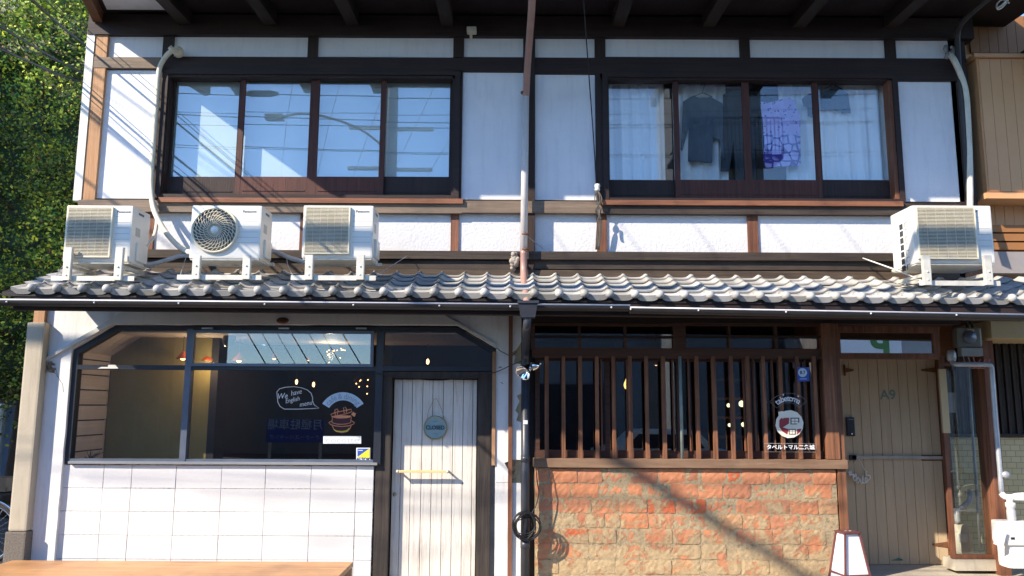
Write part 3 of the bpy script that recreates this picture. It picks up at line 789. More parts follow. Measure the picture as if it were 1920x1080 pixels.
# lattice window
lw = MB(); lw.fb(1003, 845, 1560, 859, Y0+.07, .05); lw.fb(1003, 672, 1560, 678, Y0+.07, .05)
for a in (1003, 1135, 1147, 1270, 1402, 1545): lw.fb(a, 678, a+9, 845, Y0+.071, .045)
lwo = lw.build('lattice_window', latt_x, house, 'dark timber lattice window above the brick wall')
MB().fb(1003, 678, 1560, 845, Y0+.10, .004).build('pane', g_lat, lwo)
MB().fb(1000, 861, 1590, 878, Y0-.04, .14).build('sill', sillb, lwo, bevel=.006)
cx_ = (1025, 1056.5, 1088, 1119.5, 1151, 1182, 1213, 1245, 1308, 1340, 1373, 1404, 1434, 1466, 1498, 1530)
for k, cx in enumerate(cx_):
    x = X(cx, 765, Y0); h = .018+random.uniform(-.002, .003); xo = random.uniform(-.003, .003)
    zt_, zb_ = Z(cx, 668, Y0), Z(cx, 861, Y0)
    MB().box(x-h, x+h, Y0-.012, Y0+.03, zb_, zt_).build('slat', latt, lwo, bevel=.003)
x = X(1277, 765, Y0); MB().tube([(x, Y0+.0, Z(1277, 861, Y0)), (x, Y0, Z(1277, 668, Y0))], .016, 10).build('rail_post', surf('pale_green_paint', (.25, .30, .28), (.17, .21, .2), 8, .5), lwo)
for k, cx in enumerate((1128, 1152+24, 1262, 1292, 1395, 1415, 1450, 1512)):
    x = X(cx, 765, Y0+.06); MB().box(x-.008, x+.008, Y0+.045, Y0+.065, Z(cx, 846, Y0+.05), Z(cx, 673, Y0+.05)).build('inner_slat', latt, lwo)
gt('door_post', 1546, 606, 1569, 861, latt, -.03, .12); gt('door_post', 1569, 604, 1584, 1090, latt, -.012, .14)
# brick wall
bx0, bx1 = X(1003, 970, Y0), X(1570, 970, Y0); zt_ = Z(1280, 879, Y0)
MB().box(bx0, bx1+.01, Y0+.0035, Y0+.2, 0, zt_).build('mortar', mortarm, house)
b = MB(); random.seed(11); rh = .1425; bw = .272; j = 0; z = zt_-.004
while z > .0:
    off = (-.5 if j % 2 else 0)*bw+random.uniform(-.03, .03); x = bx0+off
    while x < bx1:
        wd = bw*random.choice([1, 1, 1, 1, .55, .9]) ; a0 = max(x, bx0); a1 = min(x+wd-.009, bx1+random.uniform(-.015, .01))
        if a1-a0 > .04:
            k = random.random(); base = Vector((.62, .27, .14)).lerp(Vector((.50, .235, .14)), k)
            if random.random() < .08: base = Vector((.56, .33, .18))
            if random.random() < .08: base = Vector((.60, .15, .07))
            if random.random() < .08: base = Vector((.44, .20, .12))
            nx, nz = max(2, int((a1-a0)/.03)), 4; zz0 = max(z-rh+.010+random.uniform(-.006, .004), 0); zz1 = z+random.uniform(-.005, .003)
            y = Y0+random.uniform(-.006, .004); vs = []; fs = []
            for jj in range(nz+1):
                for ii in range(nx+1):
                    ex = (ii in (0, nx)) or (jj in (0, nz))
                    cn = (ii in (0, nx)) and (jj in (0, nz)); q_ = random.uniform(.0, .010) if cn else 0
                    vs.append((a0+(a1-a0)*ii/nx+random.uniform(-.004, .004)+(q_ if ii == 0 else -q_), y+(.003 if ex else 0)+random.uniform(-.0025, .0025), zz0+(zz1-zz0)*jj/nz+random.uniform(-.005, .005)+(q_*.6 if jj == 0 else -q_*.6)))
            for jj in range(nz):
                for ii in range(nx):
                    q = jj*(nx+1)+ii; fs.append((q, q+1, q+nx+2, q+nx+1))
            per = [i for i in range(nx)]+[i*(nx+1)+nx for i in range(nz)]+[nz*(nx+1)+i for i in range(nx, 0, -1)]+[i*(nx+1) for i in range(nz, 0, -1)]
            o_ = len(vs)
            for i in per: vs.append((vs[i][0], Y0+.06, vs[i][2]))
            L = len(per)
            for i in range(L): fs.append((per[i], o_+i, o_+(i+1) % L, per[(i+1) % L]))
            b.add(vs, fs, False, tuple(base))
        x += wd
    z -= rh; j += 1
b.build('brick_wall', brickm, house, 'worn orange brick wall with smeared sandy mortar')

# --- tan door set back in the porch
YR = 8.90
x0 = X(1584, 860, YR); x1 = X(1766, 860, YR); zd = Z(1665, 673, YR); z0d = .04
f = MB()
f.box(x0-.24, x0-.004, YR-.02, YR+.1, .01, Z(1660, 612, YR)); f.box(x1+.004, x1+.075, YR-.06, YR+.1, .01, Z(1660, 612, YR))
f.box(x0-.004, x1+.004, YR-.04, YR+.1, zd+.005, Z(1660, 664, YR)); f.box(x0-.004, x1+.004, YR-.04, YR+.1, Z(1660, 623, YR), Z(1660, 612, YR))
d2 = f.build('door', post_r, house, 'tan plank hostel door in a red brown frame')
b = MB(); n = 10; ws = [random.uniform(.9, 1.1) for _ in range(n)]; S = sum(ws); x = x0
for k in range(n):
    wd = (x1-x0)*ws[k]/S; b.box(x+.002, x+wd-.002, YR+random.uniform(-.001, .001), YR+.03, z0d, zd); x += wd
b.build('door_leaf', tan_pl, d2, bevel=.003)
MB().box(x0, x1, YR+.02, YR+.05, z0d, zd).build('leaf_back', black_wd, d2)
YT2 = 8.2; f = MB(); f.fb(1572, 612, 1762, 624, YT2-.02, .06); f.fb(1572, 662, 1762, 673, YT2-.02, .06); f.fb(1566, 624, 1576, 662, YT2-.019, .058); f.fb(1750, 624, 1762, 662, YT2-.019, .058)
tw_ = f.build('porch_transom', post_r, house)
MB().fb(1576, 624, 1750, 662, YT2, .004).build('pane', g_porch, tw_)
MB().box(x0-.3, x1+.1, 8.66, 8.7, Z(1660, 668, 8.66), Z(1660, 600, 8.66)).build('transom_backing', wood('amber_wood', (.20, .08, .03), (.3, .13, .05), 'x'), d2)
b = MB(); b.fb(1598, 855, 1768, 861, YR-.03, .012); pb = b.build('push_bar', surf('worn_grey_bar', (.42, .38, .34), (.3, .27, .23), 12, .5), d2)
b = MB(); b.fb(1594, 853, 1606, 863, YR-.03, .03); b.build('bar_end', black_fr, pb)
b = MB(); b.fb(1728, 853, 1770, 864, YR-.006, .008); b.build('bar_plate', rust, pb)
p0, p1, q0, q1 = rect(1588, 782, 1603, 818, YR-.03); b = MB(); b.box(p0, p1, YR-.035, YR, q0, q1); kp = b.build('keypad_lock', black_fr, d2, 'black electronic keypad lock', bevel=.012)
b = MB(); b.box(p0+.018, p1-.018, YR-.038, YR-.034, q1-.028, q1-.022); b.ball(((p0+p1)/2, YR-.04, q0+.03), .013, 10); b.build('keypad_button', chrome, kp)
def hinge(px, py, s=1):
    p = W(px, py, YR-.003); b = MB(); b.poly([(p.x, p.z-.03), (p.x, p.z+.03), (p.x-.17*s, p.z+.008), (p.x-.17*s, p.z-.008)][::-1 if s > 0 else 1], YR-.009, YR-.001)
    b.tube([(p.x, YR-.015, p.z-.06), (p.x, YR-.015, p.z+.06)], .01, 8); b.build('hinge', rust, d2)
hinge(1778, 1021); hinge(1756, 694); hinge(1583, 694, -.6)
b = MB(); pA = W(1665, 741, YR-.003); b.text('A9', (pA.x, YR-.0035, pA.z), .15, .001, off=.002); b.build('lettering', surf('faint_green_paint', (.12, .26, .22), (.17, .22, .17), 18, .8), d2)
b = MB()
random.seed(5)
for (cx, cy, s_) in ((1683, 1052, 12), (1733, 1056, 10), (1768, 1054, 11)):
    c = W(cx, cy, YR-.001); P = [(c.x+random.uniform(.6, 1)*s_/1500*YR*math.cos(a*.7), max(c.z+random.uniform(.4, 1)*s_*.5/1500*YR*math.sin(a*.7), .08)) for a in range(9)]
    b.poly(P, YR-.004, YR-.001)
b.build('paint_spill', surf('green_paint', (.03, .16, .11), (.05, .2, .14), 8, .6), d2)
# porch: side cheeks, dark ceiling, small camera, step
MB().box(bx1+.02, X(1581, 860, Y0+.15), Y0+.15, YR+.1, .01, ztop+.1).build('porch_cheek', latt, house)
MB().box(bx1+.02, XR+1.6, Y0+.16, YR+1.2, Z(1660, 600, Y0+.2)+.0, Z(1660, 600, Y0+.2)+.04).build('porch_ceiling', timber, house)
MB().box(x0-.1, XR-.03, YR-.12, YR-.07, Z(1660, 612, YR)-.01, ztop+.12).build('porch_lintel', timber, house)
MB().box(bx1+.03, XR+1.2, Y0+.25, YR+.4, .03, .036).build('step', pale_conc, house)
p = W(1693, 606, YR-.2); b = MB(); b.tube([(p.x, YR-.2, p.z), (p.x-.0, YR-.13, p.z+.01)], .022, 12); b.ball((p.x, YR-.2, p.z), .02, 10)
cm = b.build('porch_camera', black_fr, house); MB().ball((p.x, YR-.222, p.z), .010, 10).build('camera_lens', chrome, cm)

# right of the door: glass side panel, cream strip, posts
YS = 8.45
b = MB(); b.fb(1765, 692, 1778, 812, YS-.02, .03); b.build('cream_strip', cream_b, house)
f = MB(); xs_0, xs_1 = X(1781, 870, YS), X(1853, 870, YS); zs0, zs1 = Z(1810, 1040, YS), Z(1810, 686, YS)
f.box(xs_0-.04, xs_0, YS, YS+.05, zs0-.04, zs1); f.box(xs_1, xs_1+.045, YS, YS+.05, zs0-.04, zs1); f.box(xs_0, xs_1, YS, YS+.05, zs0-.04, zs0); f.box(xs_0-.04, xs_1+.045, YS, YS+.05, zs1, zs1+.03)
sp_ = f.build('side_panel', post_r, house, 'narrow glass side panel in a red brown frame')
MB().box(xs_0, xs_1, YS+.02, YS+.024, zs0, zs1).build('pane', g_door, sp_)
MB().box(X(1860, 870, YS-.1), X(1880, 870, YS-.1), YS-.1, YS+.12, .03, Z(1860, 640, YS)).build('outer_post', post_r, house)
MB().box(xs_0-.04, X(1885, 1050, YS), YS-.03, YS+.2, .07, zs0-.045).build('panel_plinth', pale_conc, house)
dim_wall = plaster('shade_block_wall', (.35, .28, .2), (.3, .24, .18), 30, .2)
# ================================================================== NEIGHBOUR ON THE RIGHT
YN = 8.9
nb = thing('neighbour_house', 'tan sided neighbouring house at the right edge with a projecting bay and yellow tiles', 'house', (5.4, 8.2, 0))
nx0 = X(1818, 200, 8.25)
b = MB(); b.box(nx0, 12, 8.25, 14, Z(1880, 512, 8.25), 5.56)
b.build('wall', siding, nb)
def planks(a, c, b_, d, Y, name='siding_board', mat=siding, n=8, dep=.02):
    b = MB(); x0, x1, z0, z1 = rect(a, b_, c, d, Y); wd = (x1-x0)/n
    for k in range(n): b.box(x0+k*wd+.002, x0+(k+1)*wd-.003, Y, Y+dep, z0, z1)
    return b.build(name, mat, nb)
planks(1818, 2010, 470, 30, 8.228, n=11)
planks(1818, 2010, 99, 30, 8.20, n=11, mat=sid_s)  # upper boards in a darker siding, the shade put into their colour
# bay
YB = 7.95; bx = X(1840, 240, YB); z0b, z1b = Z(1880, 368, YB), Z(1880, 104, YB)
bay = MB(); bay.box(bx+.012, 9, YB+.01, 8.22, z0b+.01, z1b-.01); bay = bay.build('bay', siding, nb, 'projecting tan sided bay')
b = MB(); wd = .115
for k in range(24): b.box(bx+.03+k*wd, bx+.03+(k+1)*wd-.004, YB, YB+.012, z0b+.05, z1b-.04)
b.build('siding_board', siding, bay)
b = MB(); b.box(bx-.03, 9, YB-.03, 8.22, z1b-.03, z1b+.01); b.box(bx-.03, 9, YB-.03, 8.22, z0b-.03, z0b+.03); b.build('bay_trim', siding, bay)
b = MB(); b.box(nx0, 12, 8.1, 8.26, Z(1880, 512, 8.1), Z(1880, 472, 8.1)); b.build('base_band', surf('grey_metal_flashing', (.30, .27, .26), (.24, .22, .22), 4, .5), nb)
b = MB()
for k in range(3): b.box(nx0+.02, 12, 8.16-.01*k, 8.25, Z(1880, 470-k*16, 8.2)+.004, Z(1880, 456-k*16, 8.2))
b.build('lap_board', sid_s, nb)
b = MB(); b.box(5.36, 12, 6.7, 8.3, 5.28, 5.42); b.build('eave', soffit, nb)
b = MB(); b.box(X(1858, 610, 8.2), 12, 8.2, 9.2, Z(1890, 634, 8.2), Z(1890, 596, 8.2)+.1); b.build('cream_beam', cream_b, nb)
# tiled wall and latticed window of the ground floor
x0 = X(1776, 900, YN); zt_ = Z(1850, 820, YN)
MB().box(x0+.03, 12, YN, YN+.1, 0, zt_).build('tile_wall', walltile, nb, 'yellow tiled lower wall')
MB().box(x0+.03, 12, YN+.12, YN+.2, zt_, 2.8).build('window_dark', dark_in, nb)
b = MB(); b.box(x0+.03, 12, YN-.03, YN+.1, zt_, zt_+.04); b.box(x0+.03, 12, YN-.02, YN+.1, 2.42, 2.5)
lt = b.build('lattice', timber, nb)
x = x0+.04
while x < 7.2:
    MB().box(x, x+.035, YN-.01, YN+.03, zt_+.04, 2.42).build('slat', timber_v, lt); x += .085
MB().box(x0+.03, 12, YN+.06, YN+.065, zt_+.04, 2.42).build('frosted_pane', surf('frosted_pane', (.16, .15, .12), (.10, .10, .08), 3, .4), nb)
b = MB(); b.fb(1778, 736, 1791, 774, YN-.04, .01); b.build('notice', surf('grey_notice', (.35, .36, .42), (.28, .29, .35), 8, .8), nb)

# downspout between the houses
b = MB(); Yp = 7.9
P = [W(1860, -8, 7.0), W(1822, 24, 7.4), W(1800, 48, 7.75), W(1795, 75, Yp), W(1800, 150, Yp), W(1808, 240, Yp), W(1818, 380, Yp)]
b.tube(P, .028, 10, sub=5); one('drainpipe', b, gutm, 'dark drainpipe running down the corner between the two houses', 'pipe')
b = MB()
p = W(1880, 6, 7.2)
b.tube([p+Vector((.06*math.cos(a), .03*math.sin(a), .05*math.sin(a*1.3))) for a in [k*.6 for k in range(16)]], .008, 6, sub=3)
one('tied_cable', b, surf('pale_cable', (.7, .68, .6), None, 8, .4), 'tangle of pale cable tied under the eave at the top right', 'cable')

# ================================================================== PIPES
down = thing('rain_downpipe', 'long rain downpipe in the middle of the front, white above and black below the gutter', 'downpipe', (X(985, 800, 7.86), 7.86, 0))
yq = 7.83
b = MB(); P = [W(998, -12, 6.75), W(996, 30, 6.95), W(990, 110, 7.5), W(987, 165, 7.78), W(986, 182, yq)]; b.tube(P, .034, 12, sub=4); b.build('upper_section', pipe_p, down, 'faded pink upper section')
b = MB(); b.tube([W(985.5, 182, yq), W(982, 470, yq)], .036, 14); wp = b.build('white_section', pipe_w, down)
b = MB(); b.tube([W(982, 468, yq), W(982, 510, yq), W(983, 540, yq-.25), W(986, 552, 7.25), W(988, 572, 7.13)], .034, 12, sub=4); b.build('elbow', pipe_p, down)
b = MB()
for py in (174, 440, 468): 
    p = W(984, py, yq); b.tube([p+Vector((0, 0, -.008)), p+Vector((0, 0, .008))], .042, 14)
b.build('clip', rust, down)
p = W(990, 566, 7.08); q = W(990, 596, 7.08); b = MB(); wt, wb_ = .088, .062
b.add([(p.x-wt, 7.0, p.z), (p.x+wt, 7.0, p.z), (p.x+wt, 7.16, p.z), (p.x-wt, 7.16, p.z), (q.x-wb_, 7.03, q.z), (q.x+wb_, 7.03, q.z), (q.x+wb_, 7.14, q.z), (q.x-wb_, 7.14, q.z)],
      [(0, 3, 2, 1), (4, 5, 6, 7), (0, 1, 5, 4), (1, 2, 6, 5), (2, 3, 7, 6), (3, 0, 4, 7)])
b.box(p.x-wt-.006, p.x+wt+.006, 6.994, 7.166, p.z-.02, p.z+.002); b.build('hopper', pipe_b, down, 'black square hopper')
b = MB(); b.tube([(q.x-.003, 7.08, q.z+.01), W(988, 612, 7.1), W(987, 622, 7.25), W(986, 650, 7.7), W(985, 670, 7.86), W(985, 700, 7.86)], .037, 12, sub=4)
xx_ = X(985, 850, 7.86); b.tube([(xx_, 7.86, Z(985, 695, 7.86)), (xx_, 7.86, 0.02)], .039, 16); b.build('lower_section', pipe_b, down)
b = MB()
for py in (860, 1021): z = Z(985, py, 7.86); MB().tube([(xx_, 7.86, z-.03), (xx_, 7.86, z+.03)], .044, 16).build('joint', pipe_b, down)
MB().box(xx_-.02, xx_+.02, 7.815, 7.822, Z(985, 795, 7.86), Z(985, 788, 7.86)).build('tag', vinyl_w, down)
b = MB(); random.seed(9)
for k in range(18): b.ball((X(966+random.uniform(-6, 6), 490, 7.92), 7.9+random.uniform(-.03, .03), Z(966, 478+random.uniform(-2, 28), 7.92)), random.uniform(.02, .035), 7)
one('cement_lump', b, surf('cement', (.42, .38, .33), (.25, .22, .19), 20, .9, 40, 1), 'grey cement lump stuck on the beam beside the white downpipe', 'lump')

# conduits of the air conditioners
def hose(name, pts, r, mat, label, ends=True):
    b = MB(); b.tube([W(*p) for p in pts], r, 10, sub=6)
    root = one(name, b, mat, label, 'hose'); return root
hose('refrigerant_hose', [(334, 97, 7.9), (322, 96, 7.88), (308, 110, 7.9), (298, 135, 7.93), (293, 200, 7.93), (287, 280, 7.93), (283, 340, 7.92), (285, 375, 7.85), (292, 402, 7.75), (312, 437, 7.65), (335, 462, 7.55), (352, 472, 7.45), (362, 474, 7.4)], .026, hosem, 'cream hose running down beside the left upper window to the round-grilled unit')
p = W(333, 97, 7.9); b = MB(); b.lathe(p+Vector((.0, .03, 0)), [(0, .1), (.04, .09), (.055, .05), (.055, 0)], 14, (.2, -1, 0)); b.tube([W(335, 97, 7.86), W(322, 92, 7.82), W(318, 88, 7.80)], .026, 8)
one('hose_cap', b, hosem, 'cream wall cap where the left hose enters under the beam', 'cap')
hose('refrigerant_hose', [(1783, 104, 7.95), (1790, 115, 7.88), (1802, 142, 7.88), (1811, 175, 7.88), (1815, 230, 7.88), (1818, 300, 7.88), (1819, 350, 7.85), (1819, 400, 7.7)], .030, hosem, 'cream hose coming down to the big unit at the right end of the roof')
b = MB(); p = W(1782, 96, 7.97)
for k in range(14): b.ball(p+Vector((random.uniform(-.05, .05), random.uniform(-.02, .02), random.uniform(-.08, .06))), random.uniform(.015, .03), 7)
one('putty_patch', b, surf('grey_putty', (.36, .38, .42), (.18, .19, .21), 20, .9, 40, 1), 'lumpy grey putty round the hose hole at the top right', 'putty')
hose('branch_hose', [(268, 496, 7.45), (290, 494, 7.5), (315, 487, 7.5), (338, 480, 7.5), (365, 480, 7.45)], .021, hoseg, 'grey hose bridging the gap between the leftmost unit and the round-grilled unit')
hose('branch_hose', [(500, 470, 7.5), (520, 473, 7.55), (545, 484, 7.5), (575, 492, 7.45)], .021, hoseg, 'grey hose between the round-grilled unit and the third unit')
hose('tail_hose', [(290, 380, 7.9), (294, 410, 7.85), (290, 440, 7.7), (276, 460, 7.5), (272, 468, 7.45)], .018, hosem, 'short cream hose hanging behind the leftmost unit')

# ================================================================== AIR CONDITIONERS
def roundrect(b, x0, x1, y0, y1, z0, z1): b.box(x0, x1, y0, y1, z0, z1)
def ac(label, px0, px1, py0, py1, Yf, dep, kind, split, louv=False):
    x0, x1, z0, z1 = rect(px0, py0, px1, py1, Yf); root = thing('air_conditioner', label, 'air conditioner', ((x0+x1)/2, Yf+dep/2, z0), 'outdoor units standing on the lower roof')
    MB().box(x0, x1, Yf, Yf+dep, z0, z1).build('casing', acw, root, bevel=.018)
    MB().box(x0+.01, x1-.01, Yf+.01, Yf+dep-.01, z0-.012, z0+.002).build('base_pan', steel, root)
    xs = x0+(x1-x0)*split; H = z1-z0
    if kind == 'bars':
        gx0, gx1, gz0, gz1 = x0+.035, xs, z0+H*.09, z1-H*.055
        cxg, czg = (gx0+gx1)/2, (gz0+gz1)/2; Rr = min(gx1-gx0, gz1-gz0)*.475
        MB().box(gx0, gx1, Yf-.003, Yf+.004, gz0, gz1).build('grille_backing', acback, root)
        b = MB(); b.disc((cxg, Yf-.005, czg), Rr, .003); fd = b.build('fan_opening', acdark, root)
        b = MB(); b.lathe((cxg, Yf-.006, czg), [(0, .008), (.04, .006), (.05, 0)], 20, (0, -1, 0))
        for k in range(3):
            a = k*2.094+.5; b.poly([(cxg+.04*math.cos(a), czg+.04*math.sin(a)), (cxg+Rr*.9*math.cos(a-.1), czg+Rr*.9*math.sin(a-.1)), (cxg+Rr*.95*math.cos(a+.5), czg+Rr*.95*math.sin(a+.5)), (cxg+.05*math.cos(a+1), czg+.05*math.sin(a+1))], Yf-.009, Yf-.006)
        b.build('fan', surf('fan_grey', (.11, .115, .12), None, 5, .5) if 'fan_grey' not in MATS else MATS['fan_grey'], root)
        n = 34 if not louv else 36; b = MB()
        for k in range(n):
            z = gz0+(gz1-gz0)*(k+.5)/n; b.box(gx0, gx1, Yf-.028, Yf-.020, z-.0026, z+.0026)
        for k in range(1, 6):
            x = gx0+(gx1-gx0)*k/6; b.box(x-.0007, x+.0007, Yf-.020, Yf-.008, gz0, gz1)
        b.box(gx0-.012, gx0, Yf-.028, Yf, gz0-.01, gz1+.01); b.box(gx1, gx1+.012, Yf-.028, Yf, gz0-.01, gz1+.01); b.box(gx0, gx1, Yf-.028, Yf, gz1, gz1+.01); b.box(gx0, gx1, Yf-.028, Yf, gz0-.01, gz0)
        b.build('grille', accream, root)
    else:
        cxg = x0+(X(404, 432, Yf)-x0); czg = Z(404, 432, Yf); Rr = .205
        b = MB(); b.disc((cxg, Yf-.003, czg), Rr*.98, .004, 40); b.build('fan_opening', surf('fan_shade', (.13, .125, .11), (.07, .07, .065), 8, .5), root)
        b = MB(); b.tube([(cxg+Rr*math.cos(a), Yf-.02, czg+Rr*math.sin(a)) for a in [2*math.pi*k/48 for k in range(48)]], .009, 6, True)
        b.lathe((cxg, Yf+.001, czg), [(Rr+.008, 0), (Rr+.002, .022), (Rr-.012, .022)], 48, (0, -1, 0))
        for rr in (.30, .48, .65, .82): b.tube([(cxg+Rr*rr*math.cos(a), Yf-.026, czg+Rr*rr*math.sin(a)) for a in [2*math.pi*k/40 for k in range(40)]], .0026, 4, True)
        for k in range(30):
            a0 = 2*math.pi*k/30; b.tube([(cxg+Rr*r_*math.cos(a0-1.1*r_), Yf-.032+.012*r_, czg+Rr*r_*math.sin(a0-1.1*r_)) for r_ in (.18, .35, .5, .65, .8, .99)], .0036, 4)
        b.build('grille', accream, root)
        b = MB(); b.lathe((cxg, Yf-.026, czg), [(0, .014), (.025, .012), (.036, .004), (.038, 0)], 24, (0, -1, 0)); b.build('hub', acw, root)
    # ribs and lettering on the service panel
    b = MB()
    for k in range(6): z = z1-H*(.2+.1*k); b.box(xs+.03, x1-.02, Yf-.0012, Yf+.001, z-.0015, z+.0015)
    b.build('panel_groove', surf('groove_grey', (.45, .45, .43), None, 5, .5) if 'groove_grey' not in MATS else MATS['groove_grey'], root)
    b = MB()
    if not louv: b.text('Panasonic', ((xs+x1)/2+.012, Yf-.0015, z1-H*.115), .032, .001, off=.0004)
    else: b.poly([(xs+.022, z1-.075), (xs+.055, z1-.045), (xs+.022, z1-.045)], Yf-.003, Yf-.001)
    b.build('logo', surf('logo_grey', (.12, .13, .16), None, 5, .5) if not louv else blue_v, root)
    if louv:
        for k in range(7):
            b = MB(); z = z1-.13-k*.066
            b.box(x0-.003, x0+.002, Yf+.19, Yf+.25, z-.05, z)
            b.build('side_louvre', black_fr, root); b = MB()
            b.box(x0-.002, x0+.002, Yf+.10, Yf+.155, z-.004, z); b.box(x0-.002, x0+.002, Yf+.150, Yf+.155, z-.045, z)
            b.build('side_slot', black_fr, root)
        b = MB(); b.box(x1-.001, x1+.03, Yf+.05, Yf+.2, z0+.02, z0+.24); b.build('valve_cover', acw, root, bevel=.008)
    else:
        b = MB(); b.box(x1-.001, x1+.022, Yf+.1, dep+Yf-.05, z0+.03, z0+.2); b.build('valve_cover', acw, root, bevel=.01)
        b = MB(); b.box(x1-.001, x1+.003, Yf+.12, Yf+.22, z1-.06, z1-.04); b.build('side_handle', MATS['logo_grey'], root)
        b = MB(); b.box(x1-.0005, x1+.0015, Yf+.08, Yf+.17, z0+.26, z0+.34); b.build('rating_label', MATS['groove_grey'], root)
    return x0, x1, z0, z1
def stand(label, rail, rz, legs, top, Yf, dep, wire=None):
    a = W(rail[0], rz, Yf-.015); c = W(rail[1], rz, Yf-.015); root = thing('roof_stand', label, 'metal stand', ((a.x+c.x)/2, Yf+dep/2, a.z-.04), 'metal stands on the lower roof')
    b = MB(); b.box(a.x, c.x, Yf-.03, Yf-.026, a.z-.022, a.z+.022); b.box(a.x, c.x, Yf-.026, Yf+.012, a.z+.018, a.z+.022); b.build('front_rail', steel, root)
    b = MB(); zr = a.z+.8*.30*.75
    b.box(a.x+.02, c.x-.02, Yf+dep+.05, Yf+dep+.09, zr, zr+.03); b.build('back_rail', steel, root)
    for px in legs:
        l = W(px, rz, Yf-.03); zt2 = Z(px, top, Yf-.03); b = MB()
        b.box(l.x-.036, l.x-.031, Yf-.06, Yf-.031, l.z-.02, zt2); b.box(l.x+.031, l.x+.036, Yf-.06, Yf-.031, l.z-.02, zt2); b.box(l.x-.031, l.x+.031, Yf-.063, Yf-.058, l.z-.02, zt2)
        b.box(l.x-.006, l.x+.006, Yf-.068, Yf-.062, l.z+.02, l.z+.03); b.ball((l.x, Yf-.066, l.z+.10), .008, 8); b.build('leg', steel, root)
        b = MB(); b.bar((l.x, Yf-.02, zt2-.17), (l.x, Yf+dep+.06, zt2-.16), .035, .03); b.bar((l.x, Yf, l.z+.02), (l.x+.0, Yf+dep+.05, zt2-.17), .02, .02); b.build('arm', steel, root)
    return root
ac('leftmost outdoor unit with a square barred grille, at the corner of the roof', 121, 246, 385, 491, 7.15, .36, 'bars', .70)
ac('outdoor unit with a round spiral fan guard, second along the roof', 357, 489, 385, 485, 7.15, .33, 'round', .62)
ac('outdoor unit with a square barred grille, nearest the downpipe', 567, 699, 385, 484, 7.15, .33, 'bars', .66)
ac('large outdoor unit with side louvres at the right end of the roof', 1713, 1862, 385, 494, 7.12, .42, 'bars', .76, True)
stand('white metal stand under the leftmost unit', (97, 253), 522, (127, 223), 465, 7.13, .36)
stand('white metal stand under the round-grilled unit', (333, 491), 520, (369, 463), 480, 7.13, .33)
stand('white metal stand under the unit nearest the downpipe', (546, 705), 521, (580, 676), 479, 7.13, .33)
stand('tall white metal stand under the large unit at the right end', (1722, 1874), 531, (1737, 1852), 480, 7.1, .42)
def thin(name, pts, r, mat, label, cat='wire', sub=4):
    b = MB(); b.tube([W(*p) for p in pts], r, 6, sub=sub); return one(name, b, mat, label, cat)
thin('guy_wire', [(703, 520, 7.15), (722, 506, 7.4), (764, 480, 7.9)], .004, wirem, 'thin guy wire from the stand nearest the downpipe up to the beam')
thin('guy_wire', [(338, 517, 7.15), (343, 500, 7.4), (350, 478, 7.85)], .004, wirem, 'thin guy wire left of the round-grilled unit')
thin('guy_wire', [(549, 517, 7.15), (540, 498, 7.5), (537, 480, 7.85)], .004, wirem, 'thin guy wire between the second and third units')
thin('guy_rod', [(1738, 531, 7.1), (1690, 510, 7.4), (1618, 484, 7.88)], .007, white_trim, 'thin white rod bracing the large right hand unit to the beam')
thin('guy_wire', [(104, 519, 7.15), (113, 505, 7.4), (120, 497, 7.6)], .004, wirem, 'short guy wire at the roof corner under the leftmost unit')
# dangling wires
thin('thin_cable', [(1093, -10, 6.7), (1097, 40, 7.2), (1102, 110, 7.7), (1107, 180, 7.9), (1113, 260, 7.92), (1118, 345, 7.93)], .006, cablem, 'thin black cable dropping from the eave to the white insulator', 'cable')
b = MB(); p = W(1120, 350, 7.92); b.lathe(p+Vector((0, 0, -.05)), [(0, 0), (.02, 0), (.03, .02), (.022, .035), (.03, .05), (.026, .075), (.0, .085)], 14); one('insulator', b, white_trim, 'white porcelain insulator on the post beside the right upper window', 'insulator')
b = MB()
for d in (-6, -2, 3, 6): b.tube([W(1120+d*.3, 358, 7.91), W(1122+d*1.1, 375, 7.87), W(1121-d*.8, 395, 7.86), W(1124+d*.6, 415, 7.88), W(1120+d*.5, 468, 7.9)], .006, 6, sub=5)
b.tube([W(1126, 392, 7.84), W(1124, 402, 7.83), W(1128, 412, 7.84)], .012, 6, sub=3)
one('cable_bundle', b, surf('weathered_cable', (.09, .08, .07), (.04, .035, .03), 20, .6), 'knotted cable bundle hanging below the insulator', 'cable')
thin('side_wire', [(985, 440, 7.8), (1000, 452, 7.88), (1018, 466, 7.95)], .004, wirem, 'short wire tied round the white downpipe')
# motion sensor on the beam
sn_ = thing('security_sensor', 'small cream security sensor on a stalk under the eave', 'sensor', W(883, 70, 7.93))
b = MB(); b.tube([W(883, 74, 7.95), W(883, 58, 7.90)], .015, 8); b.build('stalk', hosem, sn_)
b = MB(); b.fb(875, 49, 893, 58, 7.84, .09); b.build('head', hosem, sn_, bevel=.01)

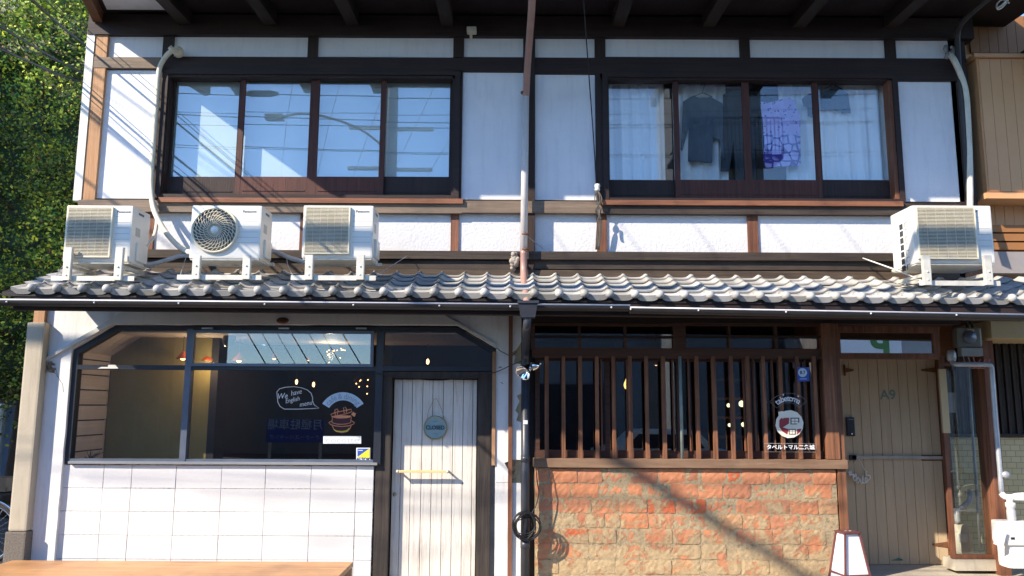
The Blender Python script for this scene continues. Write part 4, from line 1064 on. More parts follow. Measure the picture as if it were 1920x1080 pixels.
# ================================================================== TREE, FENCE, BICYCLE, WIRES ON THE LEFT
tree = thing('evergreen_tree', 'tall dense evergreen tree beside the left end of the house', 'tree', (-7.6, 12.6, 0))
b = MB(); b.tube([(-7.6, 12.6, 0), (-7.5, 12.6, 2), (-7.6, 12.7, 4), (-7.5, 12.6, 7)], .22, 12, sub=3, taper=.35)
for k in range(14):
    z = 1.6+k*.42; a = k*2.4; b.tube([(-7.6, 12.6, z), (-7.6+.9*math.cos(a), 12.6+.9*math.sin(a), z+.35), (-7.6+1.7*math.cos(a), 12.6+1.6*math.sin(a), z+.6)], .06, 6, sub=2, taper=.3)
b.build('trunk', bark, tree)
random.seed(21); b = MB()
lobes = []
for k in range(210):
    z = random.uniform(1.7, 9.8); lobes.append((Vector((random.uniform(-9.8, -4.9)-.04*z, random.uniform(10.6, 13.2), z)), random.uniform(.35, .8)))
for k in range(30):
    a = random.uniform(0, 6.28); lobes.append((Vector((-8.6+2.2*math.cos(a), 12.8+1.6*math.sin(a), random.uniform(2, 10.2))), random.uniform(.5, .8)))
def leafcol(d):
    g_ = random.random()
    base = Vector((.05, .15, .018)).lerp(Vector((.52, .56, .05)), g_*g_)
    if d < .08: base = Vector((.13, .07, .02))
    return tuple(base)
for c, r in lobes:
    tint = random.choice([.45, .7, .9, 1.25])+.10*max(c.z-5.5, 0)  # lobes tinted brighter with height, painting in the sunlit top
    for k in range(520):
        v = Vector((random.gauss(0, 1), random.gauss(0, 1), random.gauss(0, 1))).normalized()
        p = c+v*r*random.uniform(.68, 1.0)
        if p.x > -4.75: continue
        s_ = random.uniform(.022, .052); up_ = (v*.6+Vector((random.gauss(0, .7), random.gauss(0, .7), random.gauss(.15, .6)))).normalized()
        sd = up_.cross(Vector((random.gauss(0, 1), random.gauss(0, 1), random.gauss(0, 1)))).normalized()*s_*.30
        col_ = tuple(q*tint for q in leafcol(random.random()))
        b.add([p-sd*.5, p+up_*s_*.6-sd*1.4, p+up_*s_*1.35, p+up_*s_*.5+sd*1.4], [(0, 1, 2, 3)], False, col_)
# the dense inner mass in plain dark green
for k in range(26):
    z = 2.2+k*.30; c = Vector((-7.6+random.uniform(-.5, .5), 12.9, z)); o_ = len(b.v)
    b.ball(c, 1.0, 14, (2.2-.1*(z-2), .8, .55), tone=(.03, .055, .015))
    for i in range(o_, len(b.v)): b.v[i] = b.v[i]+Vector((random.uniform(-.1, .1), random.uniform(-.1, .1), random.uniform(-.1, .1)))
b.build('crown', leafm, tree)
b = MB()
for k in range(30): b.box(-16, -4.4, 15.2, 15.23, k*.085, k*.085+.07)
b.box(-16, -4.4, 15.23, 15.26, 0, 2.6)
fe = thing('sheet_fence', 'blue corrugated sheet fence far behind the left corner', 'fence', (-8, 15.2, 0)); b.build('sheet', bluefence, fe)
b = MB()
for x in (-12, -9.5, -7, -4.6): b.box(x-.03, x+.03, 15.1, 15.19, 0, 2.65)
b.build('post', steel, fe)
sh_ = thing('added_shade_block', 'unseen brown block added beyond the left edge to shade the lower tree', 'house', (-12.5, 9, 0))  # unseen block, added to throw shade on the lower part of the tree
MB().box(-15, -10.6, 6.0, 11.4, 0, 9.0).build('wall', dim_wall, sh_); MB().box(-15.3, -10.4, 5.7, 11.7, 9.0, 9.2).build('roof', gutm, sh_)
# bicycle mostly out of frame
bk = thing('bicycle', 'parked bicycle with a red rear light, cut by the left edge of the photo', 'bicycle', (-6.1, 8.75, 0))
for wx in (-5.78, -6.85):
    b = MB(); b.tube([(wx+.31*math.cos(a), 8.75, .335+.31*math.sin(a)) for a in [2*math.pi*k/36 for k in range(36)]], .018, 8, True); wh = b.build('wheel', rubber, bk)
    b = MB(); b.tube([(wx+.29*math.cos(a), 8.75, .335+.29*math.sin(a)) for a in [2*math.pi*k/36 for k in range(36)]], .009, 6, True)
    for k in range(24): b.tube([(wx, 8.75+.02*(-1)**k, .335), (wx+.285*math.cos(k*math.pi/12), 8.75, .335+.285*math.sin(k*math.pi/12))], .0015, 3)
    b.build('rim', chrome, wh)
    b = MB(); b.tube([(wx+.345*math.cos(a), 8.75, .335+.345*math.sin(a)) for a in [R(20+k*8) for k in range(18)]], .02, 6); b.build('mudguard', chrome, bk)
b = MB(); b.tube([(-5.78, 8.75, .335), (-6.2, 8.75, .33), (-6.12, 8.75, .72), (-5.78, 8.75, .335)], .014, 8); b.tube([(-6.2, 8.75, .33), (-6.68, 8.75, .75), (-6.13, 8.75, .62)], .018, 8); b.tube([(-6.85, 8.75, .335), (-6.66, 8.75, .95)], .016, 8)
b.build('frame', redplast, bk)
b = MB(); b.ball((-6.1, 8.75, .82), .12, 10, (1.2, .8, .3)); b.build('saddle', rubber, bk)
b = MB(); b.tube([(-6.66, 8.45, 1.02), (-6.6, 8.6, .98), (-6.62, 8.75, .97), (-6.6, 8.9, .98), (-6.66, 9.05, 1.02)], .012, 8, sub=3); b.build('handlebar', chrome, bk)
b = MB(); b.box(-5.95, -5.5, 8.66, 8.84, .74, .76); b.box(-5.9, -5.55, 8.62, 8.88, .78, .92); b.build('rear_rack', blackmetal, bk)
b = MB(); b.ball((-5.47, 8.7, .80), .045, 10, (1, 1, .6)); b.ball((-5.44, 8.7, .66), .04, 10); b.build('rear_light', redplast, bk)
bk.location.x += .24
# overhead wires left of the house, from high over the street to behind the corner
wl = [((-30, 66, 6.0), (150, 152, 10.5), .012, 'lowest thick'), ((-30, 20, 6.2), (162, 140, 10.5), .012, 'second thick'), ((-30, 5, 6.2), (170, 120, 10.5), .005, 'third'), ((60, -10, 6.4), (172, 92, 10.5), .012, 'upper thick'),
      ((95, -10, 6.4), (185, 72, 10.5), .005, 'upper thin'), ((-30, 50, 6.2), (160, 158, 10.5), .006, 'fine lower'), ((-30, 34, 6.2), (166, 130, 10.5), .005, 'fine middle'), ((110, -8, 6.4), (190, 60, 10.5), .004, 'topmost fine')]
for (a, c, r, nm) in wl:
    A = W(*a); Cc = W(*c); D = (Cc-A); B = MB(); P = []
    for k in range(13):
        t = -0.2+1.25*k/12; p = A+D*t; p.z -= .10*(1-((t-.25)/.8)**2)*(.5 if r > .01 else 1); P.append(p)
    B.tube(P, r, 6); one('overhead_wire', B, cablem, '%s of the black overhead wires crossing in front of the tree' % nm, 'wire', 'overhead wires left of the house')
# cables over the street: their shadows cross the front, their images lie in the glass
def scable(S1, S2, t1, t2, r, label, ext=.6, sag=0):
    s = Vector((SA, 1, -SB)); A = S1-s*t1; B2 = S2-s*t2; d = B2-A; b = MB(); P = []
    for k in range(17):
        t = -ext+(1+2*ext)*k/16; P.append(A+d*t+Vector((0, 0, sag*(t-.5)**2)))
    b.tube(P, r, 8); return one('street_cable', b, cablem, label, 'cable', 'cables over the street')
A = W(1190, 885, Y0); B2 = W(1500, 1075, Y0)
scable(A, B2, 6.5, 7.2, .06, 'thick cable over the street whose blurred shadow crosses the brick wall', .5)
scable(W(187, 232, Y0), W(282, 308, Y0), 2.4, 2.9, .022, 'thick service cable whose shadow crosses the left upper plaster panel low down', 1.2)
scable(W(195, 152, Y0), W(285, 218, Y0), 2.6, 3.1, .014, 'service cable whose shadow crosses the left upper plaster panel high up', 1.2)
scable(W(193, 175, Y0), W(284, 237, Y0), 2.5, 3.1, .006, 'fine service wire casting a thin shadow on the left plaster panel', 1.2)
scable(W(190, 215, Y0), W(284, 280, Y0), 2.5, 3.0, .005, 'fine service wire whose thin shadow runs between the two thick ones', 1.2)
scable(W(170, 345, Y0), W(240, 400, Y0), 2.5, 3.1, .016, 'service cable whose shadow crosses the lower left plaster panel', 1.2)
b = MB(); b.tube([(-14, 4.1, 6.95), (-6, 4.1, 6.80), (0, 4.1, 6.76), (7, 4.1, 6.82), (14, 4.1, 7.0)], .065, 8, sub=4)
one('street_cable', b, cablem, 'thick telephone cable along the street, its shadow a dark band across the outdoor units', 'cable', 'cables over the street')
random.seed(4)
for k, (y, z, r) in enumerate(((3.6, 6.2, .007), (3.4, 6.5, .005), (3.2, 7.6, .012), (2.0, 7.9, .010), (1.4, 8.3, .010), (2.6, 7.1, .009), (3.7, 5.7, .005), (1.0, 6.6, .008), (0.5, 7.4, .010))):
    b = MB(); s1 = random.uniform(-.4, .4); b.tube([(-12, y+s1, z+.35), (-5, y+s1*.4, z+.05), (0, y, z), (5, y-s1*.4, z+.05), (12, y-s1, z+.35)], r, 5, sub=4)
    one('street_cable', b, cablem, ('lowest', 'second lowest', 'upper', 'highest', 'farthest high', 'middle', 'nearest low', 'far thin', 'far thick')[k]+' of the thin lines along the street, mirrored in the upper glass', 'cable', 'cables over the street')
for k in range(6):
    b = MB(); x = -4.6+k*.75; b.tube([(x-2.2, -4, 6.2), (x, 3.0, 6.6), (x+1.0, 5.6, 7.2)], .0045, 5, sub=3)
    one('street_cable', b, cablem, ('first', 'second', 'third', 'fourth', 'fifth', 'sixth')[k]+' from the left of the wires crossing the street, mirrored as slanting lines', 'cable', 'cables over the street')
# ================================================================== CAFE INSIDE
ztc = Z(400, 616, 8.05)
b = MB(); xi = xO0+.02
yi = 8.14
for k in range(14):
    z = .6+k*.155; b.box(xi-.03, xi+random.uniform(-.001, .001), yi, 8.75, z+.007, z+.148)
MB().box(xi-.05, xi-.025, yi, 8.76, .5, 2.9).build('lining_back', dark_in, house)
b.build('plank_lining', plank_in, house, 'pale planks lining the cafe side wall')
b = MB()
for k in range(10):
    y = 8.14+k*.16
    b.box(xi+.30, -.05, y+.003, y+.157, ztc-.035, ztc-.01)
b.build('plank_ceiling', plank_in, house)
b = MB()
zc1 = ztc-.02
for k in range(8):     # sloping lining in the clipped corner
    y = 8.14+k*.16; b.add([(xi, y+.003, zc1-.22), (xi+.33, y+.003, zc1), (xi+.33, y+.157, zc1), (xi, y+.157, zc1-.22)], [(0, 1, 2, 3)])
b.build('sloped_lining', plank_in, house)
MB().box(xi, -3.28, 8.76, 8.8, .3, ztc+.3).build('olive_wall', olive, house, 'olive green inner cafe wall')
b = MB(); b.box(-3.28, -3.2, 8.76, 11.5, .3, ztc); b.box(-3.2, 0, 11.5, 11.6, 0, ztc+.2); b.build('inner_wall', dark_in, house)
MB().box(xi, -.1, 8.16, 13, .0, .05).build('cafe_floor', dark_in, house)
MB().box(-3.3, -.1, 8.25, 8.75, .88, .93).build('window_counter', wood('counter_wood', (.05, .03, .02), (.09, .05, .03), 'x'), house)
t = thing('twig_plant', 'small dark dry twig plant standing inside the left corner of the shop window', 'plant', W(168, 862, 8.2))
b = MB(); random.seed(2); c = W(168, 864, 8.2)
for k in range(16):
    a = random.uniform(-1.1, 1.1); L = random.uniform(.06, .15); b.tube([c, c+Vector((L*.5*math.sin(a), random.uniform(-.02, .02), L*.4)), c+Vector((L*1.2*math.sin(a), random.uniform(-.03, .03), L*.8*math.cos(a*.7)))], .004, 5, taper=.4)
b.build('twig', blackmetal, t)
b = MB(); b.lathe(c+Vector((0, 0, -.10)), [(0, 0), (.05, 0), (.06, .1), (.05, .1), (0, .08)], 14); b.build('pot', blackmetal, t)
def pendant(label, px, py, Y, r, lit=True, shade=orange_g, drop=.5, group='pendant lamps in the cafe'):
    p = W(px, py, Y); root = thing('pendant_lamp', label, 'lamp', p, group)
    b = MB(); b.lathe(p, [(.012, r*1.1), (.02, r*.9), (r*.6, r*.45), (r, .0), (r*.97, -.005), (r*.55, r*.38), (.015, r*.8)], 20); b.build('shade', shade, root)
    b = MB(); b.ball(p+Vector((0, 0, r*.1)), r*.42, 10); b.build('bulb', bulb, root)
    b = MB(); b.tube([p+Vector((0, 0, r)), p+Vector((0, 0, r+drop))], .004, 5); b.build('cord', cablem, root)
    return root
pendant('orange pendant lamp hanging at the bar between the corner pane and the awning pane', 343, 672, 8.6, .07)
pendant('orange pendant lamp glowing at the left of the awning pane', 391, 676, 8.8, .08)
pendant('orange pendant lamp glowing second from the left in the awning pane', 448, 676, 8.9, .08)
pendant('small pink-orange lamp in the middle of the awning pane', 514, 672, 9.8, .06)
pendant('tiny lamp right of the middle of the awning pane', 578, 675, 10.2, .04)
def fairy(label, px, py, Y, n, r):
    p = W(px, py, Y); root = thing('string_lights', label, 'lights', p)
    b = MB()
    for k in range(n): b.ball(p+Vector((random.gauss(0, r), random.gauss(0, r*.5), random.gauss(0, r*.6))), .008, 6)
    b.build('bulb', bulb, root)
    b = MB(); b.tube([p+Vector((random.gauss(0, r), random.gauss(0, r*.5), random.gauss(0, r*.6))) for k in range(12)], .002, 4, sub=3); b.build('wire', cablem, root)
fairy('glowing knot of tiny lights at the right of the awning pane', 620, 662, 9.6, 15, .08)
fairy('small cluster of lights high behind the lower shop pane near the door', 672, 714, 9.8, 7, .09)
for (px, py, Yy, nm) in ((802, 678, 9.5, 'above the cafe door'), (556, 716, 10.5, 'above the speech bubble'), (588, 721, 10.5, 'between the bubble and the arched sticker')):
    p = W(px, py, Yy); root = thing('filament_lamp', 'small bare filament lamp %s' % nm, 'lamp', p)
    b = MB(); b.ball(p, .018, 8, (1, 1, 1.9)); b.build('bulb', bulb, root); b = MB(); b.tube([p+Vector((0, 0, .03)), p+Vector((0, 0, .45))], .004, 5); b.build('cord', cablem, root)
for (px, py, Yy) in ((391, 676, 8.8), (620, 662, 9.6)):
    l = bpy.data.lights.new('lamp_glow', 'POINT'); l.energy = 4; l.color = (1, .7, .4); l.shadow_soft_size = .05
    lo = bpy.data.objects.new('lamp_glow', l); lo.location = W(px, py+6, Yy-.25); col.objects.link(lo)
p = W(430, 640, 8.5); b = MB(); b.lathe(p, [(.01, .1), (.06, .08), (.075, .0), (.05, -.06), (.0, -.07)], 16); one('glass_lantern', b, surf('smoked_glass', (.06, .06, .07), None, 4, .08), 'dark round glass lantern at the ceiling behind the awning pane', 'lantern')

# ================================================================== HOSTEL INSIDE
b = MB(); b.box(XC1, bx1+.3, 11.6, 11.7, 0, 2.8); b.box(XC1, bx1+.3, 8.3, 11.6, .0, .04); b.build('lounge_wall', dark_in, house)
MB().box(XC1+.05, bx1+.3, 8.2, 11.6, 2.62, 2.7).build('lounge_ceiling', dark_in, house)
cab = thing('shelf_unit', 'amber lit wooden shelves with round handles inside the lounge', 'shelf', W(1385, 800, 9.2))
x0, x1, z0, z1 = rect(1340, 700, 1412, 858, 9.2); aw_ = wood('amber_shelf', (.16, .06, .02), (.26, .11, .04), 'x')
b = MB(); b.box(x0, x0+.03, 9.2, 9.5, z0, z1); b.box(x1-.03, x1, 9.2, 9.5, z0, z1); b.box((x0+x1)/2-.02, (x0+x1)/2+.02, 9.2, 9.5, z0, z1); b.build('upright', aw_, cab)
for k in range(5):
    z = z0+(z1-z0)*k/4.4; MB().box(x0+.03, x1-.03, 9.21, 9.49, z, z+.025).build('shelf', aw_, cab)
for (px, py, r, nm) in ((1391, 757, .036, 'larger glowing globe lamp in the lounge, upper right'), (1366, 760, .022, 'small glowing globe lamp in the lounge, upper left'), (1394, 796, .026, 'glowing globe lamp in the lounge, lower right'), (1368, 797, .020, 'small glowing globe lamp in the lounge, lower left')):
    p = W(px, py, 9.1); b = MB(); b.ball(p, r, 12); one('globe_lamp', b, bulb_y, nm, 'lamp', 'globe lamps in the lounge')
p = W(1175, 722, 8.9); root = thing('pendant_lamp', 'bare pear-shaped glowing bulb behind the lattice bars', 'lamp', p)
b = MB(); b.lathe(p, [(0, -.045), (.02, -.04), (.033, -.01), (.03, .02), (.012, .055), (.01, .07)], 16); b.build('bulb', emis('amber_bulb', (1, .5, .12), 3.0), root)
b = MB(); b.tube([p+Vector((0, 0, .07)), p+Vector((0, 0, .35))], .004, 5); b.build('cord', cablem, root)
pendant('small amber pendant lamp near the top of the lattice window', 1230, 684, 9.3, .04, group='lamps in the lounge')
pendant('faint amber lamp at the top of the lattice window above the pear-shaped bulb', 1154, 682, 9.3, .02, group='lamps in the lounge')
pendant('warm lamp shining through the porch transom', 1633, 632, 8.9, .07, group='lamps in the lounge')

# ================================================================== UPPER ROOM RIGHT: curtains and laundry
def curtain(label, px0, px1, Y, amp, n, py0=140, py1=345):
    x0 = X(px0, 240, Y); x1 = X(px1, 240, Y); z0 = Z((px0+px1)/2, py1, Y); z1 = Z((px0+px1)/2, py0, Y); b = MB(); nx = n*14; nz = 10; vs = []
    ph = random.random()*6
    for j in range(nz+1):
        t = j/nz
        for i in range(nx+1):
            u = i/nx; a = amp*(.55+.45*(1-t)); y = Y+a*math.sin(u*n*2*math.pi+ph+.7*math.sin(u*9+ph))+.3*a*math.sin(u*n*4.7*math.pi+t*1.3)
            vs.append((x0+(x1-x0)*u, y, z0+(z1-z0)*t))
    fs = [(j*(nx+1)+i, j*(nx+1)+i+1, (j+1)*(nx+1)+i+1, (j+1)*(nx+1)+i) for j in range(nz) for i in range(nx)]
    b.add(vs, fs, True); one('curtain', b, curt, label, 'curtain', 'white curtains in the right upper window')
random.seed(13)
curtain('white pleated curtain filling the leftmost pane of the right window', 1128, 1246, 8.24, .025, 5)
curtain('narrow white curtain behind the dark shirt in the second pane', 1262, 1362, 8.27, .025, 4)
curtain('white curtain right of the purple towel', 1462, 1538, 8.26, .022, 3)
curtain('white curtain filling the rightmost pane', 1532, 1672, 8.24, .025, 5)
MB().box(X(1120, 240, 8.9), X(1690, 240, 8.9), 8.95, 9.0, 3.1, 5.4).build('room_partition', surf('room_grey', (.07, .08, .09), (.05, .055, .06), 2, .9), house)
def garment(name, label, pts, Y, mat, hang=None, fold=.012):
    """cloth with a front and back, gently wavy"""
    P = [(W(a, c, Y).x, W(a, c, Y).z) for a, c in pts]; bm = bmesh.new()
    x0 = min(p[0] for p in P); x1 = max(p[0] for p in P)
    b = MB(); b.poly(P, Y-.012, Y+.012); c = Vector(((x0+x1)/2, Y, min(p[1] for p in P))); root = thing(name, label, name.replace('_', ' '), c)
    cl = b.build('cloth', mat, root, bevel=.006)
    me = cl.data; bm.from_mesh(me); bmesh.ops.triangulate(bm, faces=bm.faces)
    for _ in range(3): bmesh.ops.subdivide_edges(bm, edges=[e for e in bm.edges if e.calc_length() > .05], cuts=1, use_grid_fill=False); bmesh.ops.triangulate(bm, faces=bm.faces)
    for v in bm.verts: v.co.y += fold*math.sin(v.co.x*38+v.co.z*4)+fold*.6*math.sin(v.co.x*17-v.co.z*9)
    bm.to_mesh(me); bm.free()
    if hang:
        h = W(hang[0], hang[1], Y); k = W(hang[0], hang[1]-14, Y); L = W(hang[2], hang[3], Y); Rr = W(hang[4], hang[5], Y)
        b = MB(); b.tube([L, h, Rr], .004, 6); b.tube([h, h+Vector((0, 0, .03)), k+Vector((.015, 0, 0)), k+Vector((0, 0, .02)), k+Vector((-.015, 0, 0))], .003, 6, sub=3); b.build('hanger', blackmetal, root)
    return root
garment('shirt', 'dark grey shirt on a wire hanger in the second pane', [(1281, 190), (1300, 180), (1310, 183), (1325, 184), (1333, 180), (1354, 196), (1357, 300), (1350, 262), (1336, 258), (1335, 305), (1290, 302), (1292, 240), (1279, 284), (1276, 280)], 8.19, shirt_b, (1318, 174, 1300, 181, 1335, 181))
garment('trousers', 'dark trousers hanging beside the middle sash bar', [(1356, 176), (1388, 170), (1396, 172), (1396, 262), (1394, 340), (1380, 338), (1376, 260), (1366, 322), (1352, 320)], 8.20, shirt_d)
garment('dark_coat', 'dark coat behind the purple towel', [(1406, 172), (1430, 168), (1455, 176), (1460, 250), (1464, 338), (1404, 338)], 8.26, shirt_d)
garment('tee_shirt', 'dark grey tee shirt hanging left of the last sash bar', [(1503, 186), (1516, 176), (1528, 174), (1532, 178), (1532, 220), (1514, 218), (1512, 200), (1506, 200)], 8.19, shirt_d)
garment('striped_shirt', 'blue grey shirt with pale shoulder stripes in the last pane', [(1540, 172), (1556, 168), (1574, 168), (1590, 176), (1595, 212), (1580, 212), (1578, 208), (1556, 206), (1540, 204)], 8.18, shirt_b, (1562, 158, 1545, 168, 1580, 168))
tw = garment('towel', 'purple towel patterned with large pale ovals, hanging in the third pane', [(1426, 190), (1440, 194), (1458, 189), (1480, 182), (1489, 188), (1500, 226), (1502, 306), (1498, 312), (1480, 311), (1436, 315), (1432, 308), (1431, 240)], 8.155, towelm, fold=.008)
for mm in (towelm,):
    for nd in mm.node_tree.nodes:
        if nd.type == 'MATH' and nd.operation == 'GREATER_THAN': nd.inputs[1].default_value = .36
b = MB(); b.tube([W(1130, 152, 8.17), W(1400, 156, 8.17), W(1680, 158, 8.17)], .008, 8); one('drying_pole', b, steel, 'thin pole inside the right window carrying the laundry', 'pole')
b = MB(); b.box(X(1404, 330, 8.5), X(1470, 330, 8.3), 8.22, 8.5, 3.9, Z(1430, 292, 8.5)); one('storage_box', b, dark_in, 'black box on the window ledge under the purple towel', 'box', bevel=.01)

# ================================================================== SIGNS, STICKERS, SMALL THINGS ON THE CAFE
YG = 8.066
def G(px, py, Y=YG): return W(px, py, Y)
bub = thing('bubble_lettering', 'white hand-drawn speech bubble reading We have English menu on the shop glass', 'lettering', G(558, 748))
P = [(520, 745), (519, 735), (524, 729), (535, 726), (551, 725), (565, 727), (576, 731), (583, 737), (586, 745), (586, 752), (589, 759), (598, 765), (585, 766), (560, 767), (533, 767), (525, 762), (521, 754)]
b = MB(); b.tube([G(a, c) for a, c in P], .0033, 5, True, sub=0); b.build('outline', vinyl_w, bub)
b = MB(); sc1 = 1.05
for (t_, px, py, s, rt_) in (('We', 529, 743, .080, .12), ('have', 555, 736, .070, .3), ('English', 548, 750, .062, .3), ('menu', 573, 757, .066, .28)):
    p = G(px, py); b.text(t_, p, s, .001, shear=.25, off=-.0002, rot=rt_*.7, sx=.86)
b.build('words', vinyl_w, bub)
# arched band, rice pot, name plate
Zs = 6.754
def zx(a, c): return (590+a/Zs, 720+c/Zs)
def arc_band(cx, cy, r0_, r1_, a0, a1, mb_, Y, dep=.002, n=24):
    pts_ = [(cx+r1_*math.cos(a), cy-r1_*math.sin(a)) for a in [a0+(a1-a0)*k/n for k in range(n+1)]]+[(cx+r0_*math.cos(a), cy-r0_*math.sin(a)) for a in [a1+(a0-a1)*k/n for k in range(n+1)]]
    mb_.ppoly(pts_, Y, dep); return mb_
def arc_text(txt, cx, cy, r, a0, a1, size, mb_, Y, sx=1.0, wd=None):
    n = len(txt); ws = wd or [1]*n; S = sum(ws); acc = 0
    for ch, w_ in zip(txt, ws):
        a = a0+(a1-a0)*((acc+w_/2)/S); acc += w_
        if ch != ' ': p = W(cx+r*math.cos(a), cy-r*math.sin(a), Y); mb_.text(ch, p, size, .001, rot=a-math.pi/2, sx=sx, off=.0006)
st = thing('arched_sticker', 'pale blue arched sticker reading cafe and dining above the pot drawing', 'sticker', G(643, 745))
cxa, cya = 643, 781
arc_band(cxa, cya, 30.5, 45.5, R(32), R(148), MB(), YG)
b = MB(); arc_band(cxa, cya, 30.5, 45.5, R(32), R(148), b, YG-.001); b.build('band', vinyl_b, st)
b = MB(); arc_text('café & dining', cxa, cya, 37.5, R(143), R(37), .080, b, YG-.004, .9, [1, 1, .7, 1, .6, 1.1, .6, 1.1, .55, 1.1, .55, 1.1, 1.1]); b.build('words', ink, st)
pot = thing('pot_drawing', 'orange outlined rice pot drawing with a tilted lid on the shop glass', 'sticker', G(641, 790))
def line(mb_, pts_, r=.0040, close=False): mb_.tube([G(*zx(a, c), YG-.004) for a, c in pts_], r, 5, close)
b = MB(); b.ppoly([zx(225, 420), zx(345, 400), zx(465, 420), zx(455, 490), zx(505, 500), zx(470, 525), zx(455, 560), zx(420, 600), zx(345, 618), zx(265, 600), zx(225, 540), zx(180, 495), zx(225, 480)][::-1], YG, .002)
b.ppoly([zx(205, 385), zx(255, 360), zx(270, 315), zx(295, 320), zx(300, 345), zx(370, 330), zx(370, 295), zx(395, 292), zx(410, 325), zx(465, 320), zx(470, 350), zx(215, 412)][::-1], YG-.0005, .002)
b.build('fill', maroon, pot)
b = MB()
line(b, [(225, 420), (285, 430), (345, 432), (405, 428), (465, 415), (455, 490), (400, 505), (345, 510), (285, 508), (220, 490)], close=True)
line(b, [(220, 465), (180, 488), (200, 512), (260, 530), (345, 538), (430, 530), (490, 510), (505, 490), (465, 465)])
line(b, [(222, 525), (240, 570), (270, 600), (345, 616), (415, 602), (450, 560), (462, 525)])
line(b, [(205, 385), (255, 362), (465, 318), (470, 350), (400, 378), (215, 412)], close=True)
line(b, [(262, 400), (255, 330), (285, 316), (296, 335), (285, 395)]); line(b, [(375, 372), (365, 300), (390, 292), (408, 330), (400, 365)])
b.build('outline', or_v, pot)
b = MB(); b.ppoly([zx(225, 415), zx(300, 395), zx(465, 400), zx(440, 425), zx(345, 432)][::-1], YG-.006, .002); b.ppoly([zx(462, 385), zx(490, 350), zx(505, 368), zx(525, 370), zx(505, 415), zx(485, 405)][::-1], YG-.006, .002); b.build('rice', or_v, pot)
b = MB(); line(b, [(245, 578), (280, 596), (345, 602), (405, 592), (440, 562)], .005); b.build('glaze_line', yel_v, pot)
pl = thing('name_sticker', 'long white name sticker under the pot drawing', 'sticker', G(641, 825))
b = MB(); b.ppoly([zx(108, 755), zx(588, 755), zx(588, 660), zx(108, 660)], YG-.001, .002); b.build('plate', vinyl_w, pl)
b = MB(); p = G(*zx(350, 712), YG-.004); b.text('cocotte', p, .085, .001, sx=1.25, off=-.0003); b.build('words', ink_w, pl)
for a in (140, 560): MB().text('·', G(*zx(a, 710), YG-.004), .08, .001).build('dot', ink, pl)
se = thing('security_sticker', 'square white yellow and blue security sticker in the lower corner of the shop glass', 'sticker', G(681, 852))
b = MB(); b.ppoly([zx(527, 978), zx(702, 978), zx(702, 808), zx(527, 808)], YG-.001, .002); b.build('plate', vinyl_w, se)
b = MB(); b.ppoly([zx(541, 926), zx(693, 936), zx(693, 818)], YG-.004, .002); b.build('yellow_half', yel_v, se)
b = MB(); b.ppoly([zx(541, 920), zx(690, 818), zx(541, 818)], YG-.005, .002); b.build('blue_half', blue_v, se)
b = MB(); b.text('ALSOK', G(*zx(614, 955), YG-.004), .042, .001, off=.0012, sx=1.05); b.build('words', navy, se)
q = G(*zx(580, 840), YG-.007); MB().box(q.x-.022, q.x+.022, q.y-.001, q.y, q.z-.003, q.z+.003).build('print_line', vinyl_w, se)
# round closed sign
cs_ = thing('closed_sign', 'round metal sign reading CLOSED hung by a wire on the white cafe door', 'sign', W(816, 802, YD-.02))
p = W(816, 802, YD-.02)
b = MB(); b.disc((p.x, YD-.022, p.z), .112, .008, 36); b.build('plate', teal, cs_)
b = MB(); b.tube([(p.x+.113*math.cos(a), YD-.022, p.z+.113*math.sin(a)) for a in [2*math.pi*k/40 for k in range(40)]], .007, 6, True); b.build('rim', brass, cs_)
b = MB(); b.text('CLOSED', (p.x, YD-.026, p.z), .055, .001, off=.0012, sx=.92); b.build('lettering', teal_d, cs_)
for t_, dz in (('• • •', .062), ('~ • ~', -.06)): MB().text(t_, (p.x, YD-.026, p.z+dz), .03, .001).build('ornament', teal_d, cs_)
b = MB(); h = W(817, 747, YD-.02); b.tube([(p.x-.085, YD-.02, p.z+.075), (p.x-.068, YD-.02, p.z+.17), h, (p.x+.07, YD-.02, p.z+.15), (p.x+.088, YD-.02, p.z+.07)], .0025, 5, sub=5); b.build('hanging_wire', brass, cs_)
# chrome spotlight and its cable
spt = thing('spotlight', 'shiny chrome spotlight clamped in front of the black downpipe', 'lamp', W(993, 690, 7.75))
p = W(986, 693, 7.72); ax = Vector((-.45, -.55, -.5))
b = MB(); b.lathe(p, [(.0, -.075), (.02, -.07), (.045, -.035), (.062, .01), (.075, .055), (.078, .062), (.070, .055), (.04, .0), (.0, -.01)], 24, ax); b.build('reflector', chrome, spt)
b = MB(); b.lathe(p+Vector((.085, .03, .035)), [(0, -.06), (.02, -.055), (.038, -.02), (.045, .03), (.0, .03)], 20, (-.9, -.2, -.25)); b.build('lamp_body', chrome, spt)
b = MB(); b.tube([p+Vector((.03, .05, .02)), p+Vector((.02, .14, .02))], .014, 8); b.ball(p+Vector((.14, .03, .06)), .012, 8); b.build('clamp', chrome, spt)
thin('lamp_cable', [(706, 700, 8.0), (760, 708, 8.0), (820, 713, 8.0), (880, 707, 8.0), (928, 698, 7.97), (960, 684, 7.86), (978, 677, 7.76)], .005, cablem, 'black cable drooping across the cafe door head to the spotlight', 'cable')
thin('hanging_cable', [(1010, 700, 7.9), (1009, 740, 7.92), (1005, 800, 7.92), (1003, 850, 7.88), (1007, 900, 7.86), (1010, 925, 7.87), (1004, 950, 7.87), (995, 968, 7.85), (998, 990, 7.85)], .005, cablem, 'black cable hanging beside the black downpipe', 'cable')
b = MB(); random.seed(8); c = W(986, 988, 7.80)
